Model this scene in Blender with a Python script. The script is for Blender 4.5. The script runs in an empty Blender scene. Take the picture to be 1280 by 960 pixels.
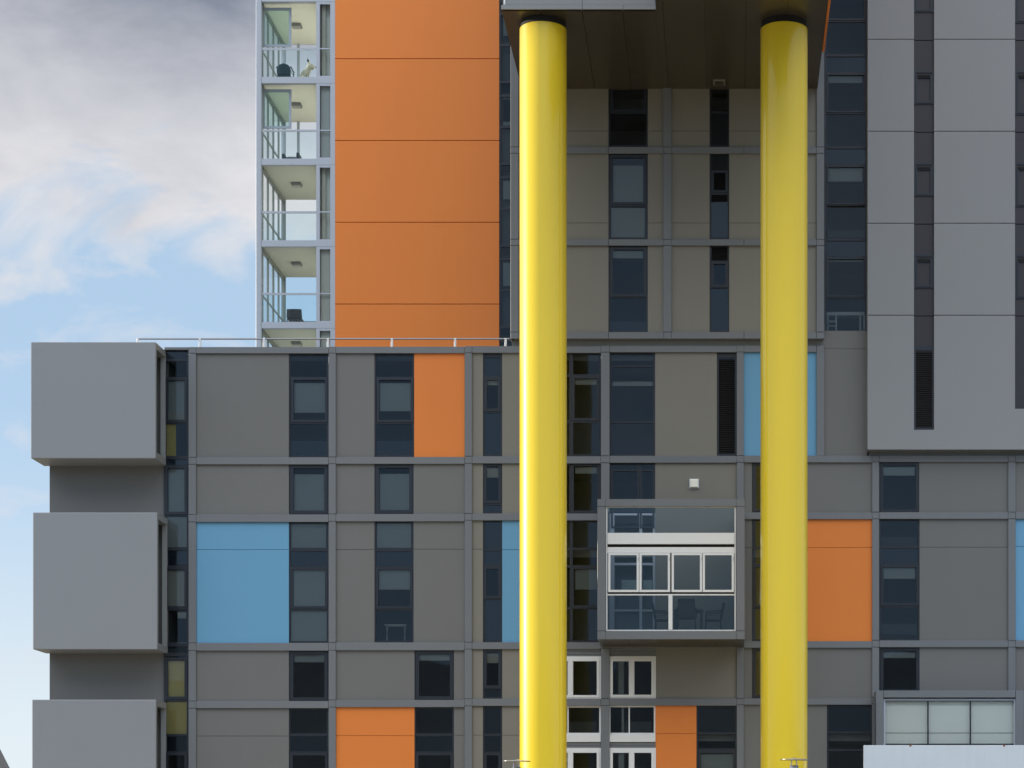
import bpy, bmesh, math, random
from mathutils import Vector, Matrix
random.seed(7)
R = math.radians
S = bpy.context.scene
COL = S.collection

# ------------------------------------------------------------------ survey of the site
# camera stands at (0,0,CZ) looking along +Y; the facade of the long block is the plane Y = 70 m
F, CX, CY, CZ = 2702.0, 905.0, 1085.0, 1.7
D = 70.0
def X(px, Y=D): return (px - CX) * Y / F
def Z(py, Y=D): return CZ + (CY - py) * Y / F

# ------------------------------------------------------------------ materials
MATS = {}
def mat(name, base, rough=0.5, metallic=0.0, spec=0.5, coat=0.0, var=0.0, bump=0.0, bscale=0.6, rnd=0.0, stain=0.0, croug=0.05):
    if name in MATS: return MATS[name]
    m = bpy.data.materials.new(name); m.use_nodes = True
    nt = m.node_tree; b = nt.nodes['Principled BSDF']
    b.inputs['Base Color'].default_value = (*base, 1)
    b.inputs['Roughness'].default_value = rough
    b.inputs['Metallic'].default_value = metallic
    b.inputs['Specular IOR Level'].default_value = spec
    b.inputs['Coat Weight'].default_value = coat
    b.inputs['Coat Roughness'].default_value = croug
    tc = nt.nodes.new('ShaderNodeTexCoord')
    col = None
    if var > 0 or rnd > 0 or stain > 0:
        val = nt.nodes.new('ShaderNodeHueSaturation')
        val.inputs['Color'].default_value = (*base, 1)
        fac = nt.nodes.new('ShaderNodeMath'); fac.operation = 'ADD'; fac.inputs[0].default_value = 1.0; fac.inputs[1].default_value = 0.0
        n = nt.nodes.new('ShaderNodeTexNoise'); n.inputs['Scale'].default_value = 0.7; n.inputs['Detail'].default_value = 6
        nt.links.new(tc.outputs['Object'], n.inputs['Vector'])
        mm = nt.nodes.new('ShaderNodeMath'); mm.operation = 'MULTIPLY_ADD'
        mm.inputs[1].default_value = 2 * var; mm.inputs[2].default_value = 1 - var
        nt.links.new(n.outputs['Fac'], mm.inputs[0]); nt.links.new(mm.outputs[0], fac.inputs[0])
        if rnd > 0:
            oi = nt.nodes.new('ShaderNodeObjectInfo')
            m2 = nt.nodes.new('ShaderNodeMath'); m2.operation = 'MULTIPLY_ADD'
            m2.inputs[1].default_value = 2 * rnd; m2.inputs[2].default_value = -rnd
            nt.links.new(oi.outputs['Random'], m2.inputs[0]); nt.links.new(m2.outputs[0], fac.inputs[1])
        out = fac
        if stain > 0:   # faint vertical rain streaks
            mp = nt.nodes.new('ShaderNodeMapping'); mp.inputs['Scale'].default_value = (7.0, 7.0, 0.22)
            nt.links.new(tc.outputs['Object'], mp.inputs['Vector'])
            n3 = nt.nodes.new('ShaderNodeTexNoise'); n3.inputs['Scale'].default_value = 1.0; n3.inputs['Detail'].default_value = 4
            nt.links.new(mp.outputs[0], n3.inputs['Vector'])
            m3 = nt.nodes.new('ShaderNodeMath'); m3.operation = 'MULTIPLY_ADD'
            m3.inputs[1].default_value = 2 * stain; m3.inputs[2].default_value = -stain
            nt.links.new(n3.outputs['Fac'], m3.inputs[0])
            ad = nt.nodes.new('ShaderNodeMath'); ad.operation = 'ADD'
            nt.links.new(fac.outputs[0], ad.inputs[0]); nt.links.new(m3.outputs[0], ad.inputs[1]); out = ad
        nt.links.new(out.outputs[0], val.inputs['Value'])
        nt.links.new(val.outputs[0], b.inputs['Base Color'])
    if bump > 0:
        n2 = nt.nodes.new('ShaderNodeTexNoise'); n2.inputs['Scale'].default_value = bscale; n2.inputs['Detail'].default_value = 2
        nt.links.new(tc.outputs['Object'], n2.inputs['Vector'])
        bp = nt.nodes.new('ShaderNodeBump'); bp.inputs['Strength'].default_value = 1.0; bp.inputs['Distance'].default_value = bump
        nt.links.new(n2.outputs['Fac'], bp.inputs['Height']); nt.links.new(bp.outputs[0], b.inputs['Normal'])
    MATS[name] = m
    return m

def glass(name, tint, ior=1.6, bump=0.004, gcol=(1, 1, 1)):
    m = bpy.data.materials.new(name); m.use_nodes = True
    nt = m.node_tree; nt.nodes.clear()
    o = nt.nodes.new('ShaderNodeOutputMaterial')
    tr = nt.nodes.new('ShaderNodeBsdfTransparent'); tr.inputs[0].default_value = (*tint, 1)
    gl = nt.nodes.new('ShaderNodeBsdfGlossy'); gl.inputs['Roughness'].default_value = 0.015; gl.inputs[0].default_value = (*gcol, 1)
    fr = nt.nodes.new('ShaderNodeFresnel'); fr.inputs['IOR'].default_value = ior
    mx = nt.nodes.new('ShaderNodeMixShader')
    tc = nt.nodes.new('ShaderNodeTexCoord')
    n2 = nt.nodes.new('ShaderNodeTexNoise'); n2.inputs['Scale'].default_value = 0.9; n2.inputs['Detail'].default_value = 1.5
    bp = nt.nodes.new('ShaderNodeBump'); bp.inputs['Distance'].default_value = bump
    nt.links.new(tc.outputs['Object'], n2.inputs['Vector'])
    nt.links.new(n2.outputs['Fac'], bp.inputs['Height'])
    nt.links.new(bp.outputs[0], gl.inputs['Normal'])
    nt.links.new(fr.outputs[0], mx.inputs[0]); nt.links.new(tr.outputs[0], mx.inputs[1]); nt.links.new(gl.outputs[0], mx.inputs[2])
    nt.links.new(mx.outputs[0], o.inputs[0])
    MATS[name] = m
    return m

GREY   = mat('grey cladding', (0.142, 0.142, 0.139), 0.42, 0, 0.45, var=0.03, bump=0.012, bscale=0.5, rnd=0.012, stain=0.02)
GREY_BOUNCE  = mat('bounce warmed grey cladding', (0.190, 0.180, 0.154), 0.42, 0, 0.45, var=0.03, bump=0.012, bscale=0.5, rnd=0.012, stain=0.02)  # GREY with the columns' yellow bounce light put into its colour
FRAME  = mat('grey frame cladding', (0.150, 0.161, 0.176), 0.4, 0, 0.45, var=0.03, rnd=0.02, stain=0.03)
LIGHT  = mat('light grey cladding', (0.232, 0.241, 0.252), 0.42, 0, 0.45, var=0.025, bump=0.012, bscale=0.4, rnd=0.01, stain=0.015)
BOXG   = mat('silver grey cladding', (0.230, 0.243, 0.260), 0.40, 0, 0.5, var=0.025, bump=0.012, bscale=0.4, rnd=0.01, stain=0.015)
ORANGE = mat('orange cladding', (0.685, 0.20, 0.033), 0.45, 0, 0.4, var=0.02, bump=0.01, bscale=0.4, stain=0.012)
BLUE   = mat('sky blue cladding', (0.122, 0.312, 0.495), 0.42, 0, 0.4, var=0.02, bump=0.01, bscale=0.4, stain=0.012)
SOFFIT = mat('dark bronze soffit', (0.058, 0.048, 0.032), 0.30, 0, 0.5, var=0.1, bump=0.004, bscale=0.6, rnd=0.05)
YELLOW = mat('yellow gloss paint', (0.78, 0.57, 0.018), 0.40, 0, 0.3, coat=0.9, var=0.02, bump=0.002, bscale=0.8, stain=0.008, croug=0.11)
BLACK  = mat('black gap', (0.006, 0.006, 0.006), 0.8)
WFRAME = mat('anthracite window frame', (0.012, 0.016, 0.025), 0.35, var=0.05)
WHITE  = mat('white powder coat', (0.70, 0.71, 0.72), 0.4, var=0.03)
TFRAME = mat('pale silver frame', (0.42, 0.46, 0.53), 0.4, var=0.03)
SPAN   = mat('dark blue spandrel', (0.030, 0.040, 0.060), 0.25, var=0.05)
PURPLE = mat('aubergine infill panel', (0.020, 0.0185, 0.026), 0.5, var=0.04)
LOUV   = mat('black louvre', (0.009, 0.0085, 0.009), 0.6, 0, 0.15)
BLIND  = mat('grey roller blind', (0.50, 0.52, 0.50), 0.8, var=0.06)
BLINDW = mat('cream blind', (0.56, 0.54, 0.47), 0.8, var=0.05)
BLINDY = mat('warm reflection yellow', (0.92, 0.74, 0.32), 0.8, var=0.06)  # yellow stands for warm reflections in the far left window strip
BLINDD = mat('charcoal blind', (0.10, 0.11, 0.12), 0.8, var=0.06)
INNER  = mat('room paint', (0.34, 0.33, 0.31), 0.8, var=0.1)
CEILP  = mat('cream ceiling paint', (0.88, 0.88, 0.80), 0.8, var=0.03)
CEILG  = mat('darker ceiling tone', (0.56, 0.58, 0.53), 0.8, var=0.03)  # darker copy of the ceiling colour, used on the lower slabs
STEEL  = mat('brushed steel', (0.55, 0.55, 0.55), 0.28, 0.9)
ROOFM  = mat('roof membrane', (0.2, 0.2, 0.2), 0.9, var=0.1)
GLASS  = glass('window glass', (0.60, 0.64, 0.65), 1.52, gcol=(0.72, 0.84, 0.97))
CLEAR  = glass('balcony glass', (0.91, 0.96, 0.97), 1.32, 0.002)
TEALG  = glass('tinted balcony glass', (0.70, 0.78, 0.82), 1.55, 0.003, gcol=(0.75, 0.92, 1.0))
BDARK  = mat('dark fabric', (0.02, 0.03, 0.045), 0.7, var=0.1)
TEAL   = mat('dark teal canvas', (0.012, 0.045, 0.060), 0.7, var=0.1)
WICK   = mat('brown wicker', (0.030, 0.024, 0.023), 0.7, var=0.2, bump=0.004, bscale=60)
FUR    = mat('cream fur', (0.62, 0.54, 0.40), 0.9, var=0.1, bump=0.01, bscale=40)
FURD   = mat('dark fur', (0.05, 0.045, 0.04), 0.9, var=0.1)

# ------------------------------------------------------------------ helpers
class MB:
    def __init__(s): s.bm = bmesh.new()
    def box(s, x0, x1, y0, y1, z0, z1, bevel=0.0, seg=2):
        if x1 < x0: x0, x1 = x1, x0
        if z1 < z0: z0, z1 = z1, z0
        if y1 < y0: y0, y1 = y1, y0
        v = [s.bm.verts.new(p) for p in ((x0,y0,z0),(x1,y0,z0),(x1,y1,z0),(x0,y1,z0),(x0,y0,z1),(x1,y0,z1),(x1,y1,z1),(x0,y1,z1))]
        fs = [s.bm.faces.new([v[i] for i in q]) for q in ((0,1,5,4),(1,2,6,5),(2,3,7,6),(3,0,4,7),(4,5,6,7),(3,2,1,0))]
        if bevel > 0:
            es = list({e for f in fs for e in f.edges})
            bmesh.ops.bevel(s.bm, geom=es, offset=bevel, segments=seg, affect='EDGES', profile=0.5)
        return s
    def quad(s, *pts):
        s.bm.faces.new([s.bm.verts.new(p) for p in pts]); return s
    def tube(s, a, b, r, n=10, r2=None):
        a, b = Vector(a), Vector(b); d = (b - a)
        q = d.to_track_quat('Z', 'Y'); r2 = r if r2 is None else r2
        ra, rb = [], []
        for i in range(n):
            t = 2 * math.pi * i / n
            o = q @ Vector((math.cos(t), math.sin(t), 0))
            ra.append(s.bm.verts.new(a + o * r)); rb.append(s.bm.verts.new(b + o * r2))
        for i in range(n):
            s.bm.faces.new((ra[i], ra[(i+1) % n], rb[(i+1) % n], rb[i]))
        s.bm.faces.new(ra[::-1]); s.bm.faces.new(rb)
        return s
    def lathe(s, cx, cy, prof, n=64):
        rings = []
        for r, z in prof:
            rings.append([s.bm.verts.new((cx + r*math.cos(2*math.pi*i/n), cy + r*math.sin(2*math.pi*i/n), z)) for i in range(n)])
        for k in range(len(rings)-1):
            for i in range(n):
                s.bm.faces.new((rings[k][i], rings[k][(i+1) % n], rings[k+1][(i+1) % n], rings[k+1][i]))
        s.bm.faces.new(rings[0][::-1]); s.bm.faces.new(rings[-1])
        return s
    def build(s, name, m, parent=None, smooth=False):
        base = Vector((0, 0, 0))
        p = parent
        while p is not None:
            base += p.location; p = p.parent
        bmesh.ops.translate(s.bm, verts=s.bm.verts, vec=-base)
        if name != 'pane': bmesh.ops.recalc_face_normals(s.bm, faces=s.bm.faces)
        me = bpy.data.meshes.new(name); s.bm.to_mesh(me); s.bm.free()
        me.materials.append(m)
        if smooth:
            for f in me.polygons: f.use_smooth = True
        o = bpy.data.objects.new(name, me); COL.objects.link(o)
        if parent is not None: o.parent = parent
        return o

def tag(o, label=None, cat=None, group=None, kind=None):
    if label: o['label'] = label
    if cat: o['category'] = cat
    if group: o['group'] = group
    if kind: o['kind'] = kind
    return o
def thing(name, label, cat, loc, group=None, rz=0):
    o = bpy.data.objects.new(name, None); COL.objects.link(o)
    o.location = loc; o.empty_display_size = 0.3; o.rotation_euler = (0, 0, rz)
    return tag(o, label, cat, group)
def copy_tree(o, parent=None):
    c = o.copy(); COL.objects.link(c); c.parent = parent
    for ch in list(o.children): copy_tree(ch, c)
    return c

# pixel-rectangle of the survey photo -> box on a facade plane
def rect(mb, x0, x1, y0, y1, ya, yb, Yr=None, grow=0.0, bevel=0.0):
    Yr = ya if Yr is None else Yr
    return mb.box(X(x0,Yr)-grow, X(x1,Yr)+grow, ya, yb, Z(y1,Yr)-grow, Z(y0,Yr)+grow, bevel)

def panel(b, x0, x1, y0, y1, m, Y=D, seams=(), name='wall_panel', th=0.03, grow=0.012, label=None):
    mb = MB(); ys = [y0] + list(seams) + [y1]; g = 0.007
    for i in range(len(ys)-1):
        za = Z(ys[i], Y+0.08) + (grow if i == 0 else -g); zb = Z(ys[i+1], Y+0.08) - (grow if i == len(ys)-2 else -g)
        mb.box(X(x0,Y+0.08)-0.001, X(x1,Y+0.08)+0.001, Y+0.08, Y+0.08+th, zb, za)
    if len(ys) > 2:      # dark joint backing
        for s_ in seams:
            mb.box(X(x0,Y+0.08), X(x1,Y+0.08), Y+0.08+th+0.002, Y+0.08+th+0.006, Z(s_,Y+0.08)-0.03, Z(s_,Y+0.08)+0.03)
    o = mb.build(name, m, b)
    if label: o['label'] = label
    return o

def window(b, x0, x1, y0, y1, Y=D, border=2.2, trans=(), mull=(), case=(), blinds=(), spans=(), louvres=(), frame=None, gl=None,
           proud=0.0, name='window', top=None, label=None, casew=3.2):
    """trans: (y,thick px)  mull: (x,thick)  case: (x0,x1,y0,y1)  blinds: (x0,x1,y0,y1,material)  spans: (y0,y1,material)"""
    frame = frame or WFRAME; gl = gl or GLASS
    Yf = Y + 0.12 - proud; mb = MB(); g = 0.015
    bt = border if top is None else top
    xa, xb, za, zb = X(x0,Yf)-g, X(x1,Yf)+g, Z(y1,Yf)-g, Z(y0,Yf)+g
    w = border*Yf/F + g; wt = bt*Yf/F + g
    mb.box(xa, xa+w, Yf, Yf+0.07, za, zb); mb.box(xb-w, xb, Yf, Yf+0.07, za, zb)
    mb.box(xa+w, xb-w, Yf+0.001, Yf+0.07, za, za+w); mb.box(xa+w, xb-w, Yf+0.001, Yf+0.07, zb-wt, zb)
    for y, t in trans:
        mb.box(xa+w, xb-w, Yf+0.004, Yf+0.07, Z(y+t/2,Yf), Z(y-t/2,Yf))
    for x, t, *yy in mull:
        a, c = (yy if yy else (y0, y1))
        mb.box(X(x-t/2,Yf), X(x+t/2,Yf), Yf+0.006, Yf+0.07, max(za+w, Z(c,Yf)), min(zb-wt, Z(a,Yf)))
    for cx0, cx1, cy0, cy1 in case:
        t = casew*Yf/F; a, c, d, e = X(cx0,Yf), X(cx1,Yf), Z(cy1,Yf), Z(cy0,Yf); Yc = Yf-0.022
        mb.box(a, a+t, Yc, Yf+0.05, d, e); mb.box(c-t, c, Yc, Yf+0.05, d, e)
        mb.box(a+t, c-t, Yc+0.001, Yf+0.05, d, d+t); mb.box(a+t, c-t, Yc+0.001, Yf+0.05, e-t, e)
    o = mb.build(name, frame, b)
    if label: o['label'] = label
    # panes: one quad for each light, each set very slightly out of true like real glazing
    mb = MB(); ys = [y0] + sorted(t[0] for t in trans) + [y1]; xs = [x0] + sorted(t[0] for t in mull) + [x1]
    Yg = Yf + 0.035
    for i in range(len(ys)-1):
        for j in range(len(xs)-1):
            d1, d2 = random.uniform(-.003,.003), random.uniform(-.002,.002)
            a, c, d, e = X(xs[j],Yg), X(xs[j+1],Yg), Z(ys[i+1],Yg), Z(ys[i],Yg)
            mb.quad((a,Yg-d1-d2,d),(c,Yg+d1-d2,d),(c,Yg+d1+d2,e),(a,Yg-d1+d2,e))
    mb.build('pane', gl, o)
    for bx0, bx1, by0, by1, m in blinds:
        mb = MB(); n = 1; Yb = Yf + 0.085
        mb.box(X(bx0,Yb), X(bx1,Yb), Yb, Yb+0.006, Z(by1,Yb), Z(by0,Yb))
        mb.box(X(bx0,Yb), X(bx1,Yb), Yb-0.008, Yb+0.012, Z(by1,Yb)-0.025, Z(by1,Yb)-0.002)
        mb.build('blind', m, o)
    for sy0, sy1, m in spans:
        mb = MB(); Yb = Yf + 0.045
        mb.box(xa+w*.6, xb-w*.6, Yb, Yb+0.01, Z(sy1,Yb), Z(sy0,Yb)); mb.build('spandrel_panel', m, o)
    for lx0, lx1, ly0, ly1 in louvres:
        mb = MB(); n = max(3, int((ly1-ly0)/2.6)); Yb = Yf - 0.004
        for i in range(n):
            z1 = Z(ly0 + (ly1-ly0)*i/n, Yb); z0 = Z(ly0 + (ly1-ly0)*(i+1)/n, Yb)
            a, c = X(lx0,Yb), X(lx1,Yb)
            mb.quad((a,Yb,z0+0.012),(c,Yb,z0+0.012),(c,Yb+0.03,z1),(a,Yb+0.03,z1))
            mb.quad((a,Yb+0.03,z1),(c,Yb+0.03,z1),(c,Yb,z1+0.012-0.0),(a,Yb,z1+0.012-0.0)) if i else None
        mb.build('louvre', LOUV, o)
    return o

def mullion(b, x0, x1, y0, y1, joints=(), Y=D, m=None, name='mullion', depth=0.07):
    mb = MB(); js = sorted(list(joints)); g = 0.007; ys = [y0]+js+[y1]
    for i in range(len(ys)-1):
        mb.box(X(x0,Y), X(x1,Y), Y, Y+depth, Z(ys[i+1],Y)+(g if i < len(ys)-2 else 0), Z(ys[i],Y)-(g if i else 0), 0.006, 1)
    mb.box(X(x0,Y)+.01, X(x1,Y)-.01, Y+0.072, Y+0.076, Z(y1,Y), Z(y0,Y))
    return mb.build(name, m or FRAME, b)
def rail(b, x0, x1, y0, y1, Y=D, m=None, joints=(), name='rail', depth=0.07):
    mb = MB(); g = 0.007; xs = [x0]+sorted(joints)+[x1]
    for i in range(len(xs)-1):
        mb.box(X(xs[i],Y)+g, X(xs[i+1],Y)-g, Y, Y+depth, Z(y1,Y), Z(y0,Y), 0.006, 1)
    mb.box(X(x0,Y), X(x1,Y), Y+0.073, Y+0.0765, Z(y1,Y)+.01, Z(y0,Y)-.01)
    return mb.build(name, m or FRAME, b)

# ------------------------------------------------------------------ ground
o = MB().box(-3000, 3000, -1500, 4000, -0.5, 0).build('ground', mat('pale ground', (0.30, 0.26, 0.19), 0.95, var=0.15))
tag(o, kind='structure')
o = MB().box(-300, 300, 30, 38, 0.004, 0.008).build('road', mat('asphalt', (0.05, 0.05, 0.052), 0.9, var=0.15)); tag(o, kind='structure')
mb = MB()
mb.box(-300, 300, 38, 69.9, 0.0, 0.12); o = mb.build('pavement', mat('warm bounce paving', (0.42, 0.35, 0.25), 0.9, var=0.1)); tag(o, kind='structure')  # ground and paving, out of view, coloured warm and pale to bounce light up

mb = MB(); n_ = 60; hv = []  # ridge behind the camera, unseen, added to darken reflections in the lower windows
for i in range(n_+1):
    xx = -420 + 840*i/n_; hh = 26.5 + .8*math.sin(i*.7) + random.uniform(-.6, .6) + .8*math.sin(i*.23)
    hv.append([mb.bm.verts.new(p) for p in ((xx,-115,-.2),(xx,-122,hh),(xx,-190,hh*.9),(xx,-240,-.2))])
for i in range(n_):
    for k in range(3): mb.bm.faces.new((hv[i][k],hv[i+1][k],hv[i+1][k+1],hv[i][k+1]))
o = mb.build('unseen_reflection_ridge', mat('ridge reflection tone', (0.34, 0.40, 0.47), 0.95, var=.3)); tag(o, kind='structure')
GY = CY + CZ*F/D      # pixel row of the ground on the facade plane
# ================================================================== the long low block
blk = thing('apartment_block', 'long low apartment block of grey, orange and blue panels in a grid of grey frames', 'building', (0, D, 0))
NEXT = 1036.0
W = window; P = panel
rows = {  # rails for each bay: (top, bottom) of H0..H4
 'A': ((433.7,441.6),(571.6,580.4),(643.0,652.4),(803.6,813.3),(876.3,885.2)),
 'B': ((433.3,441.4),(571.2,579.8),(642.4,651.6),(803.0,812.8),(874.9,883.9)),
 'C': ((432.6,441.0),(570.3,579.2),(641.8,650.4),(802.8,811.4),(873.4,882.4)),
 'D': ((432.2,440.2),(569.8,578.5),(641.2,649.8),(802.0,810.4),(873.0,882.0)),
 'E': ((432.0,440.0),(569.5,578.0),(640.5,648.9),(801.5,809.7),(873.0,880.9)),
 'F': ((562.5,562.6),(569.2,577.3),(640.2,648.6),(800.5,809.0),(872.0,880.0)),
}
bays = {'A': (244.9,410.7), 'B': (419.7,580.8), 'C': (590.0,751.2), 'D': (761.9,921.0), 'E': (929.8,1090.2), 'F': (1098.9,1260.3)}
mulls = {0:(235.6,244.9), 1:(410.7,419.7), 2:(580.8,590.0), 3:(751.2,761.9), 4:(921.0,929.8), 5:(1090.2,1098.9), 6:(1260.3,1269.5)}
keys = 'ABCDEF'
for i in range(7):
    k = keys[min(i, 5)]; a, c = mulls[i]
    js = [v for h in rows[k] for v in h][1 if i < 5 else 2:]
    mullion(blk, a, c, rows[k][0][0] if i < 5 else 569.2, GY, [j for j in js] + [NEXT, NEXT+9])
for k in keys:
    x0, x1 = bays[k]
    for i, (a, c) in enumerate(rows[k]):
        if k == 'F' and i in (0, 4): continue
        if k == 'D' and i in (2,): continue
        if k == 'E' and i == 0: rail(blk, x0, 1030.5, a, c, joints=(1020.8,)); continue
        rail(blk, x0, x1, a, c)
    rail(blk, x0, x1, NEXT, NEXT+9)
# bay beyond the right edge of the view
for a, c in ((569.0,577.2),(640.0,648.5),(800.3,808.8)): rail(blk, 1269.5, 1421, a, c)
P(blk, 1269.5, 1421, 577.2, 640, GREY); P(blk, 1269.5, 1421, 648.5, 800.3, BLUE, seams=(683,), label='sky blue wall panel at the right edge'); P(blk, 1269.5, 1421, 808.8, 872, GREY)

dark2 = lambda x0,x1,y0: dict(trans=())
def r0win(x0, x1, k, blind_to, bm=BLIND):
    a, c = rows[k][0][1], rows[k][1][0]
    W(blk, x0, x1, a, c, trans=((472.5,3),(528.5,3)), case=((x0+3,x1-1,472,528),), blinds=((x0+6,x1-3,474.5,blind_to,bm),(x0+6,x1-3,474.5,479,BLINDW)),
      spans=((a+1,451,WFRAME),(551,c-1,SPAN)), top=3)  # lower SPAN strip paints the reflected band at the foot of the pane
def r1win(x0, x1, k, full=True, strip=8, bm=BLIND):
    a, c = rows[k][1][1], rows[k][2][0]
    W(blk, x0, x1, a, c, case=((x0+2,x1-1,a+1,c-0.5),), casew=4.2, blinds=((x0+5,x1-4,a+5,(c-4 if full else a+5+strip),bm),(x0+5,x1-4,a+5,a+12.5,bm)))
def r2win(x0, x1, k, blind, low, up=BLIND):
    a, c = rows[k][2][1], rows[k][3][0]
    W(blk, x0, x1, a, c, trans=((687,4.5),(709,3.5),(761.5,3.5)), case=((x0+2,x1-1,709,761),),
      blinds=([(x0+3,x1-3,a+2,685,up)] if up else [])+[(x0+5,x1-4,712,blind,BLIND)]+([(x0+2,x1-2,763,c-2,low)] if low else []), spans=((690,707,SPAN),))
def r3win(x0, x1, k, strip=8):
    a, c = rows[k][3][1], rows[k][4][0]
    W(blk, x0, x1, a, c, case=((x0+2,x1-1,a+1,c-0.5),), casew=4.0, blinds=((x0+6,x1-4,a+5.5,a+5.5+strip,BLIND),))
def r4win(x0, x1, k, bm=None):
    a = rows[k][4][1]
    W(blk, x0, x1, a, NEXT, trans=((918.5,3.5),(941,3.5),(992,3.5)), case=((x0+2,x1-1,941,992),), blinds=(((x0+6,x1-4,944,960,bm),) if bm else ()), spans=((920,939,SPAN),))
A = rows['A']; B = rows['B']; C_ = rows['C']; D_ = rows['D']; E = rows['E']; F_ = rows['F']
# bay A
P(blk, 244.9, 361, A[0][1], A[1][0], GREY); r0win(361, 410.7, 'A', 515)
P(blk, 244.9, 361, A[1][1], A[2][0], GREY); r1win(361, 410.7, 'A')
P(blk, 244.9, 361, A[2][1], A[3][0], BLUE, seams=(687,), label='large sky blue wall panel beside the left windows'); r2win(361, 410.7, 'A', 757, BLIND)
P(blk, 244.9, 361, A[3][1], A[4][0], GREY); r3win(361, 410.7, 'A')
P(blk, 244.9, 361, A[4][1], NEXT, GREY, seams=(920,)); r4win(361, 410.7, 'A')
# bay B
P(blk, 419.7, 468, B[0][1], B[1][0], GREY); r0win(468, 517.8, 'B', 513, BLIND)
P(blk, 517.8, 580.8, B[0][1], B[1][0], ORANGE, label='upright orange wall panel below the roof railing')
P(blk, 419.7, 468, B[1][1], B[2][0], GREY); r1win(468, 517.0, 'B'); P(blk, 517.0, 580.8, B[1][1], B[2][0], GREY)
P(blk, 419.7, 468, B[2][1], B[3][0], GREY, seams=(687,)); r2win(468, 517.0, 'B', 736, None); P(blk, 517.0, 580.8, B[2][1], B[3][0], GREY, seams=(686.5,))
P(blk, 419.7, 518, B[3][1], B[4][0], GREY); r3win(518, 567.5, 'B', 6.5); P(blk, 567.5, 580.8, B[3][1], B[4][0], GREY)
P(blk, 419.7, 518, B[4][1], NEXT, ORANGE, seams=(919.5,), label='wide orange wall panel at the bottom of the view'); r4win(518, 567.5, 'B'); P(blk, 567.5, 580.8, B[4][1], NEXT, GREY, seams=(919,))
# bay C
n0, n1 = 603.6, 627.8
P(blk, 590, n0, C_[0][1], C_[1][0], GREY_BOUNCE); P(blk, n1, 690, C_[0][1], C_[1][0], GREY_BOUNCE)
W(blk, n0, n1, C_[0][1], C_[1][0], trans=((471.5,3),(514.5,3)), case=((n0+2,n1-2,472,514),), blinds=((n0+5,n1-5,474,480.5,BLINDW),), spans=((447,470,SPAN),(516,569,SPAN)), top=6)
P(blk, 590, n0, C_[1][1], C_[2][0], GREY_BOUNCE); P(blk, n1, 690, C_[1][1], C_[2][0], GREY_BOUNCE)
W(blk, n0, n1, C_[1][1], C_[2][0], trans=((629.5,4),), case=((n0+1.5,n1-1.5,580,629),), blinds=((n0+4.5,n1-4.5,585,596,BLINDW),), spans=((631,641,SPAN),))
P(blk, 590, n0, C_[2][1], C_[3][0], GREY_BOUNCE, seams=(686.5,)); P(blk, n1, 690, C_[2][1], C_[3][0], BLUE, seams=(687,), label='sky blue wall panel partly behind the left column')
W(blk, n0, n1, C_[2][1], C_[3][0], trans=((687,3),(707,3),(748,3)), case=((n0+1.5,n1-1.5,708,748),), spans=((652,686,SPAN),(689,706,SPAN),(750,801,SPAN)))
P(blk, 590, n0, C_[3][1], C_[4][0], GREY_BOUNCE); P(blk, n1, 690, C_[3][1], C_[4][0], GREY_BOUNCE)
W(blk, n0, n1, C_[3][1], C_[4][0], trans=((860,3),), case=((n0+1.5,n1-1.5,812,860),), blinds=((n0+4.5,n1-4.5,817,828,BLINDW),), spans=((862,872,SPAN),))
P(blk, 590, n0, C_[4][1], NEXT, GREY_BOUNCE, seams=(919,)); P(blk, n1, 690, C_[4][1], NEXT, GREY_BOUNCE, seams=(919,))
W(blk, n0, n1, C_[4][1], NEXT, trans=((918.5,3),(941,3)), case=((n0+1.5,n1-1.5,941,992),), spans=((884,917,SPAN),(920,939,SPAN)))
W(blk, 690, 751.2, C_[0][1], C_[1][0], trans=((469.5,3),(527,3)), mull=((714,5),), case=((715,749,470,526),), blinds=((719,746,473,480,BLINDW),))
W(blk, 690, 751.2, C_[1][1], C_[2][0], mull=((714,5),), case=((714,750,579.5,641.5),), blinds=((719,746,584,591,BLINDW),))
W(blk, 690, 751.2, C_[2][1], C_[3][0], trans=((686,3),(708,3),(760,3)), mull=((714,4),), case=((714,750,708,760),), blinds=((719,746,711,736,BLIND),))
def white_case(x0, x1, y0, y1, mid, lou=True, ltop=None):
    """white pair of casements with a grey slat band above"""
    o = W(blk, x0, x1, y0, y1, frame=WHITE, border=2.8, mull=((mid,7),), case=((x0+2,mid,y0+2.5,y1-1.5),(mid,x1-2,y0+2.5,y1-1.5)), casew=3.0, proud=0.06, blinds=((x0+12,x0+19,y0+6,y1-5,BLIND),))
    return o
def slats(x0, x1, y0, y1):
    mb = MB(); n = max(2, int((y1-y0)/3))
    for i in range(n):
        h = (y1-y0)/n
        rect(mb, x0, x1, y0+h*i+0.5, y0+h*(i+1), D+0.07+0.004*(i % 2), D+0.12)
    rect(mb, x0, x1, y0, y1, D+0.124, D+0.13)
    mb.build('slat_band', FRAME, blk)
for x0, x1, mid in ((692,751.0,713),(761.0,819.3,789.5)):
    k = C_ if x0 < 740 else D_
    slats(x0, x1, k[3][1], 821); white_case(x0, x1, 821, k[4][0], mid)
    W(blk, x0, x1, k[4][1], 918, frame=WHITE, border=2.0, blinds=((x0+16,x0+19,884,915,BLIND),(x0+20,x1-5,902,915,BLINDD)), mull=((mid-3,1.5),), proud=0.02)
    mb = MB(); rect(mb, x0, x1, 918.3, 927.5, D+0.03, D+0.15, bevel=0.01); mb.build('white_band', WHITE, blk)
    slats(x0, x1, 928, 935); white_case(x0, x1, 935.5, 987, mid)
    W(blk, x0, x1, 988, NEXT, frame=WHITE, border=2)
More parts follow.
